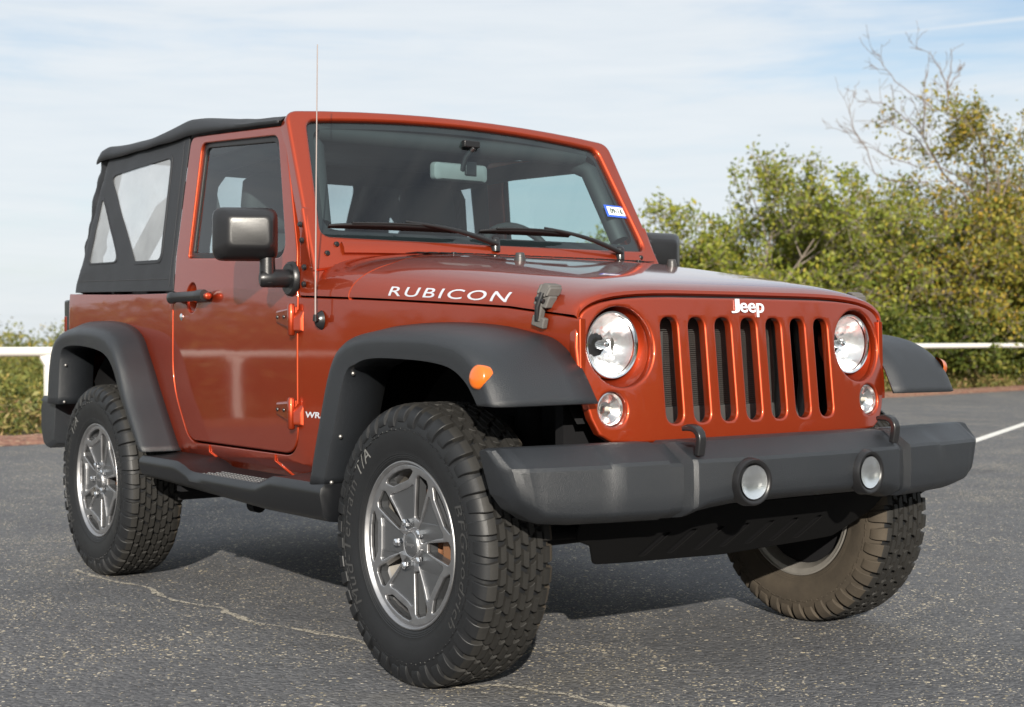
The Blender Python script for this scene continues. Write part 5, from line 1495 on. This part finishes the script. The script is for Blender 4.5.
bm = bmesh.new(); lathe(bm, [(0.05, 0.035), (0.150, 0.035), (0.153, 0.030), (0.153, 0.012), (0.150, 0.008), (0.05, 0.008)], 48); lathe(bm, [(0.0001, 0.06), (0.06, 0.06), (0.068, 0.045), (0.072, -0.02), (0.0001, -0.02)], 32)
finish(bm, 'brake_disc', RUST, wheel0, 40)
bm = bmesh.new(); box(bm, (-0.165, -0.03, -0.055), (-0.105, 0.060, 0.055)); finish(bm, 'brake_caliper', pbr('brown_caliper', (0.16, 0.075, 0.035), 0.55), wheel0, bevel=(0.01, 2))
bm = bmesh.new(); lathe(bm, [(0.0001, 0.03), (0.195, 0.028), (0.198, -0.02), (0.0001, -0.03)], 40)
for v in bm.verts: v.co.y -= 0.045
finish(bm, 'backing_plate', DARK, wheel0, 40)
w_rf = wheel0; w_rf.location = (0, -TRK, WZ); w_rf.rotation_euler = (0, 0, pi)
for x, y, rz in ((-WB, -TRK, pi), (0, TRK, 0), (-WB, TRK, 0)):
    c = copy_tree(wheel0, CAR); c.location = (x, y, WZ); c.rotation_euler = (0, 0, rz)
    c.rotation_mode = 'XYZ'

# ---- running gear
for x in (0, -WB):
    bm = bmesh.new()
    tube(bm, [(x, -0.70, WZ), (x, 0.70, WZ)], 0.045, 14)
    y = 0.25 if x == 0 else 0.0
    lathe(bm, [(0.0001, -0.13), (0.07, -0.12), (0.125, -0.06), (0.135, 0), (0.12, 0.07), (0.06, 0.14), (0.0001, 0.15)], 20, axis='x', origin=(x, y, WZ))
    for s in (-1, 1):
        tube(bm, [(x + 0.02, s * 0.46, WZ + 0.02), (x + 0.0, s * 0.45, WZ + 0.40)], 0.055, 12)
        tube(bm, [(x - 0.10, s * 0.55, WZ - 0.05), (x - 0.06, s * 0.50, WZ + 0.35)], 0.026, 10)
        tube(bm, [(x, s * 0.50, WZ - 0.05), (x - 0.75 if x == 0 else x + 0.75, s * 0.42, WZ + 0.06)], 0.022, 8)
    if x == 0:
        tube(bm, [(0.16, -0.60, WZ + 0.02), (0.17, 0.60, WZ - 0.01)], 0.020, 10)
        tube(bm, [(0.12, -0.60, WZ + 0.08), (0.30, 0.30, WZ + 0.18)], 0.016, 10)
    finish(bm, 'front_axle' if x == 0 else 'rear_axle', DARK, CAR, 50)
bm = bmesh.new()
for s in (-1, 1): box(bm, (-3.15, s * 0.42 - 0.04, 0.47), (0.46, s * 0.42 + 0.04, 0.60))
box(bm, (-1.6, -0.30, 0.36), (-0.75, 0.30, 0.52)); box(bm, (-2.0, 0.05, 0.40), (-0.5, 0.30, 0.5)); box(bm, (-2.85, -0.35, 0.42), (-2.75, 0.4, 0.55))
tube(bm, [(-2.9, -0.30, 0.42), (-2.4, -0.30, 0.47), (-1.5, 0.32, 0.38), (-0.5, 0.33, 0.40)], 0.035, 10)
finish(bm, 'chassis_frame', DARK, CAR, bevel=(0.01, 2))

# ---- antenna
bm = bmesh.new(); tube(bm, [(-0.688, -0.803, 1.040), (-0.688, -0.803, 1.085), (-0.684, -0.800, 1.5), (-0.678, -0.797, 1.917)], [0.0032, 0.0030, 0.0024, 0.0018], 8)
finish(bm, 'antenna_mast', pbr('pale_mast', (0.24, 0.20, 0.19), 0.5, metal=0.2), CAR, 60)
bm = bmesh.new(); lathe(bm, [(0.0001, 0.024), (0.010, 0.022), (0.017, 0.015), (0.021, 0.006), (0.0235, 0.0)], 28)
for v in bm.verts: v.co = Vector((-0.704 + v.co.x, -(side_y(-0.71, 1.03) + v.co.y), 1.034 + v.co.z * 1.35))
bmesh.ops.recalc_face_normals(bm, faces=bm.faces)
tube(bm, [(-0.700, -0.79, 1.036), (-0.688, -0.803, 1.036), (-0.688, -0.803, 1.052)], [0.010, 0.0095, 0.007], 10)
finish(bm, 'antenna_base', SMOOTHBLACK, CAR, 50)
# model lettering ahead of the door
bm, x0, x1, y0, y1 = text_bm('WRANGLER', 1.0, bold=0.03, shear=0.10)
for v in bm.verts:
    x = -0.792 + (v.co.x - x0) / (x1 - x0) * 0.262; z = 0.716 + (v.co.y - y0) / (y1 - y0) * 0.020
    v.co = Vector((x, -(side_y(x, z) + 0.0012), z))
bmesh.ops.recalc_face_normals(bm, faces=bm.faces)
finish(bm, 'lettering', LETTER, body, 60)

# ---- wipers
def wiper(u_piv, v_piv, u_c, v_c, u0_, v0_, u1_, v1_):
    wp = empty('wiper', ws_fn(u_piv, v_piv, 0.02), CAR); o_ = Vector(wp.location)
    def P_(u, v, w_): return ws_fn(u, v, w_) - o_
    bm = bmesh.new()
    lathe(bm, [(0.0001, 0.03), (0.012, 0.028), (0.017, 0.02), (0.018, -0.02)], 16, axis='z')
    n = 10
    pts = [P_(u_piv + (u_c - u_piv) * k / n, v_piv + (v_c - v_piv) * k / n, 0.030 + 0.018 * sin(pi * k / n)) for k in range(n + 1)]
    tube(bm, pts, [0.011 - 0.006 * k / n for k in range(n + 1)], 8)
    finish(bm, 'wiper_arm', SMOOTHBLACK, wp, 60)
    bm = bmesh.new()
    n = 16
    tube(bm, [P_(u0_ + (u1_ - u0_) * k / n, v0_ + (v1_ - v0_) * k / n, 0.014 + 0.016 * sin(pi * k / n) ** 0.7) for k in range(n + 1)], [0.004 + 0.004 * sin(pi * k / n) for k in range(n + 1)], 8)
    tube(bm, [P_(u0_ + (u1_ - u0_) * (0.15 + 0.7 * k / n), v0_ + (v1_ - v0_) * (0.15 + 0.7 * k / n), 0.034 + 0.006 * sin(pi * k / n)) for k in range(n + 1)], 0.0035, 6)
    rows = [[P_(u0_ + (u1_ - u0_) * k / n, v0_ + (v1_ - v0_) * k / n + d, 0.001 if d else 0.016) for k in range(n + 1)] for d in (0.0, -0.003)]
    grid(bm, rows)
    finish(bm, 'wiper_blade', SEAL, wp, 60)
wiper(-0.045, -0.035, -0.40, 0.042, -0.690, 0.030, -0.165, 0.024)
wiper(0.545, -0.040, 0.20, 0.046, -0.090, 0.028, 0.330, 0.034)

# ---- cabin
bm = bmesh.new(); rows = []
for y in frange(-0.69, 0.69, 20):
    hood_ = 0.035 * max(0, 1 - abs(y - 0.36) / 0.22)
    rows.append([(-0.86, y, 1.02), (-0.86, y, 1.255), (-0.95, y, 1.275 + hood_ * 0.4), (-1.06, y, 1.272 + hood_), (-1.13, y, 1.235 + hood_ * 0.6), (-1.12, y, 1.05), (-1.05, y, 0.88)])
grid(bm, rows, cap=True); bmesh.ops.recalc_face_normals(bm, faces=bm.faces)
finish(bm, 'dashboard', INTERIOR, CAR, 45)
bm = bmesh.new()
a = rad(24); n = 40; R_ = 0.185; cx, cy, cz = -1.22, 0.42, 1.265
def swp(t, r, d=0): return (cx + r * sin(t) * sin(a) * -1 * -1 * -1 + d * cos(a), cy + r * cos(t), cz + r * sin(t) * cos(a) + d * sin(a))
tube(bm, [swp(2 * pi * k / n, R_) for k in range(n + 1)], 0.016, 10, cap=False)
for t in (rad(0), rad(180), rad(270)): tube(bm, [swp(t, 0.04, 0.02), swp(t, R_, 0)], [0.022, 0.014], 8)
tube(bm, [swp(0, 0, -0.02), swp(0, 0, 0.05), (-1.05, cy, 1.10)], [0.07, 0.05, 0.04], 14)
finish(bm, 'steering_wheel', INTERIOR, CAR, 60)
def seat(y):
    st = empty('seat', (-1.60, y, 0.66), CAR)
    def shell(name, secs, mat):
        bm = bmesh.new(); rows = []
        for (x, z, hw, th) in secs:
            o_ = rpoly([(-hw, -th), (hw, -th), (hw, th), (-hw, th)], min(th * 0.9, hw * 0.5), 4)
            rows.append([(x + q[1] * 0.96, q[0], z + q[1] * 0.25) for q in o_])
        grid(bm, rows, closed=True, cap=True); bmesh.ops.recalc_face_normals(bm, faces=bm.faces)
        return finish(bm, name, mat, st, 60)
    shell('backrest', [(-0.10, 0.12, 0.20, 0.05), (-0.11, 0.16, 0.235, 0.07), (-0.15, 0.34, 0.245, 0.075), (-0.19, 0.52, 0.235, 0.065), (-0.215, 0.66, 0.205, 0.055), (-0.225, 0.725, 0.16, 0.04), (-0.227, 0.74, 0.12, 0.02)], SEATM)
    shell('headrest', [(-0.225, 0.752, 0.10, 0.03), (-0.228, 0.768, 0.128, 0.045), (-0.235, 0.86, 0.135, 0.05), (-0.245, 0.955, 0.122, 0.042), (-0.248, 0.978, 0.09, 0.02)], SEATM)
    bm = bmesh.new(); box(bm, (-0.16, -0.235, -0.05), (0.34, 0.235, 0.13)); finish(bm, 'cushion', SEATM, st, bevel=(0.05, 4))
    bm = bmesh.new()
    for s in (-0.06, 0.06): tube(bm, [(-0.222, s, 0.70), (-0.230, s, 0.78)], 0.007, 8)
    finish(bm, 'headrest_posts', STEEL, st, 60)
seat(-0.37); seat(0.37)
bm = bmesh.new()
for s in (-1, 1):
    tube(bm, [(-1.98, s * 0.64, 0.9), (-1.97, s * 0.63, 1.35), (-1.95, s * 0.60, 1.60), (-1.94, s * 0.54, 1.69)], 0.042, 12)
    tube(bm, [(-1.94, s * 0.57, 1.675), (-1.5, s * 0.585, 1.685), (-1.10, s * 0.60, 1.675), (-1.03, s * 0.62, 1.64), (-0.90, s * 0.665, 1.36)], 0.036, 12)
    tube(bm, [(-1.95, s * 0.59, 1.64), (-2.35, s * 0.62, 1.52), (-2.75, s * 0.64, 1.22), (-2.85, s * 0.64, 1.0)], 0.040, 12)
tube(bm, [(-1.94, -0.58, 1.675), (-1.94, 0.58, 1.675)], 0.042, 12)
tube(bm, [(-1.06, -0.60, 1.70), (-1.06, 0.60, 1.70)], 0.034, 12)
finish(bm, 'roll_bar', INTERIOR, CAR, 60)
bm = bmesh.new()
for s in (-1, 1):
    rows = [[(-1.955 + 0.03 * k, s * (0.60 - 0.03 * k), 1.60 - 0.18 * k - 0.01), (-1.90 + 0.03 * k, s * (0.595 - 0.03 * k), 1.60 - 0.18 * k)] for k in range(5)]
    grid(bm, rows)
finish(bm, 'seat_belts', pbr('grey_webbing', (0.06, 0.06, 0.065), 0.8), CAR)
bm = bmesh.new(); box(bm, (-2.60, -0.46, 0.98), (-2.45, 0.46, 1.33)); box(bm, (-2.45, -0.46, 0.96), (-2.05, 0.46, 1.06)); finish(bm, 'rear_bench', SEATM, CAR, bevel=(0.04, 4))
rm = empty('rear_view_mirror', ws_fn(0.0, 0.40, -0.08), CAR)
bm = bmesh.new(); o_ = rpoly([(-0.125, -0.034), (0.125, -0.034), (0.125, 0.034), (-0.125, 0.034)], 0.02, 5)
rows = [[(x, q[0] * f, -0.045 + q[1] * f) for q in o_] for x, f in ((0.020, 0.80), (0.012, 0.95), (-0.005, 1.0), (-0.012, 0.98))]
grid(bm, rows, closed=True, cap=True); bmesh.ops.recalc_face_normals(bm, faces=bm.faces); finish(bm, 'mirror_shell', pbr('grey_mirror_shell', (0.20, 0.21, 0.21), 0.35), rm, 40)
bm = bmesh.new(); tube(bm, [(0.015, 0.0, -0.04), (0.03, 0.01, 0.01), (0.055, 0.03, 0.045)], 0.011, 10); box(bm, (0.035, -0.015, 0.045), (0.06, 0.055, 0.07)); box(bm, (0.018, 0.01, -0.055), (0.03, 0.06, -0.005)); finish(bm, 'mirror_mount', BLACK, rm, bevel=(0.006, 2))
bm = bmesh.new()
for s in (-1, 1): tube(bm, [(-0.99, s * 0.60, 1.30), (-0.99, s * 0.60, 1.33)], 0.05, 16)
finish(bm, 'dash_speakers', INTERIOR, CAR, 60)
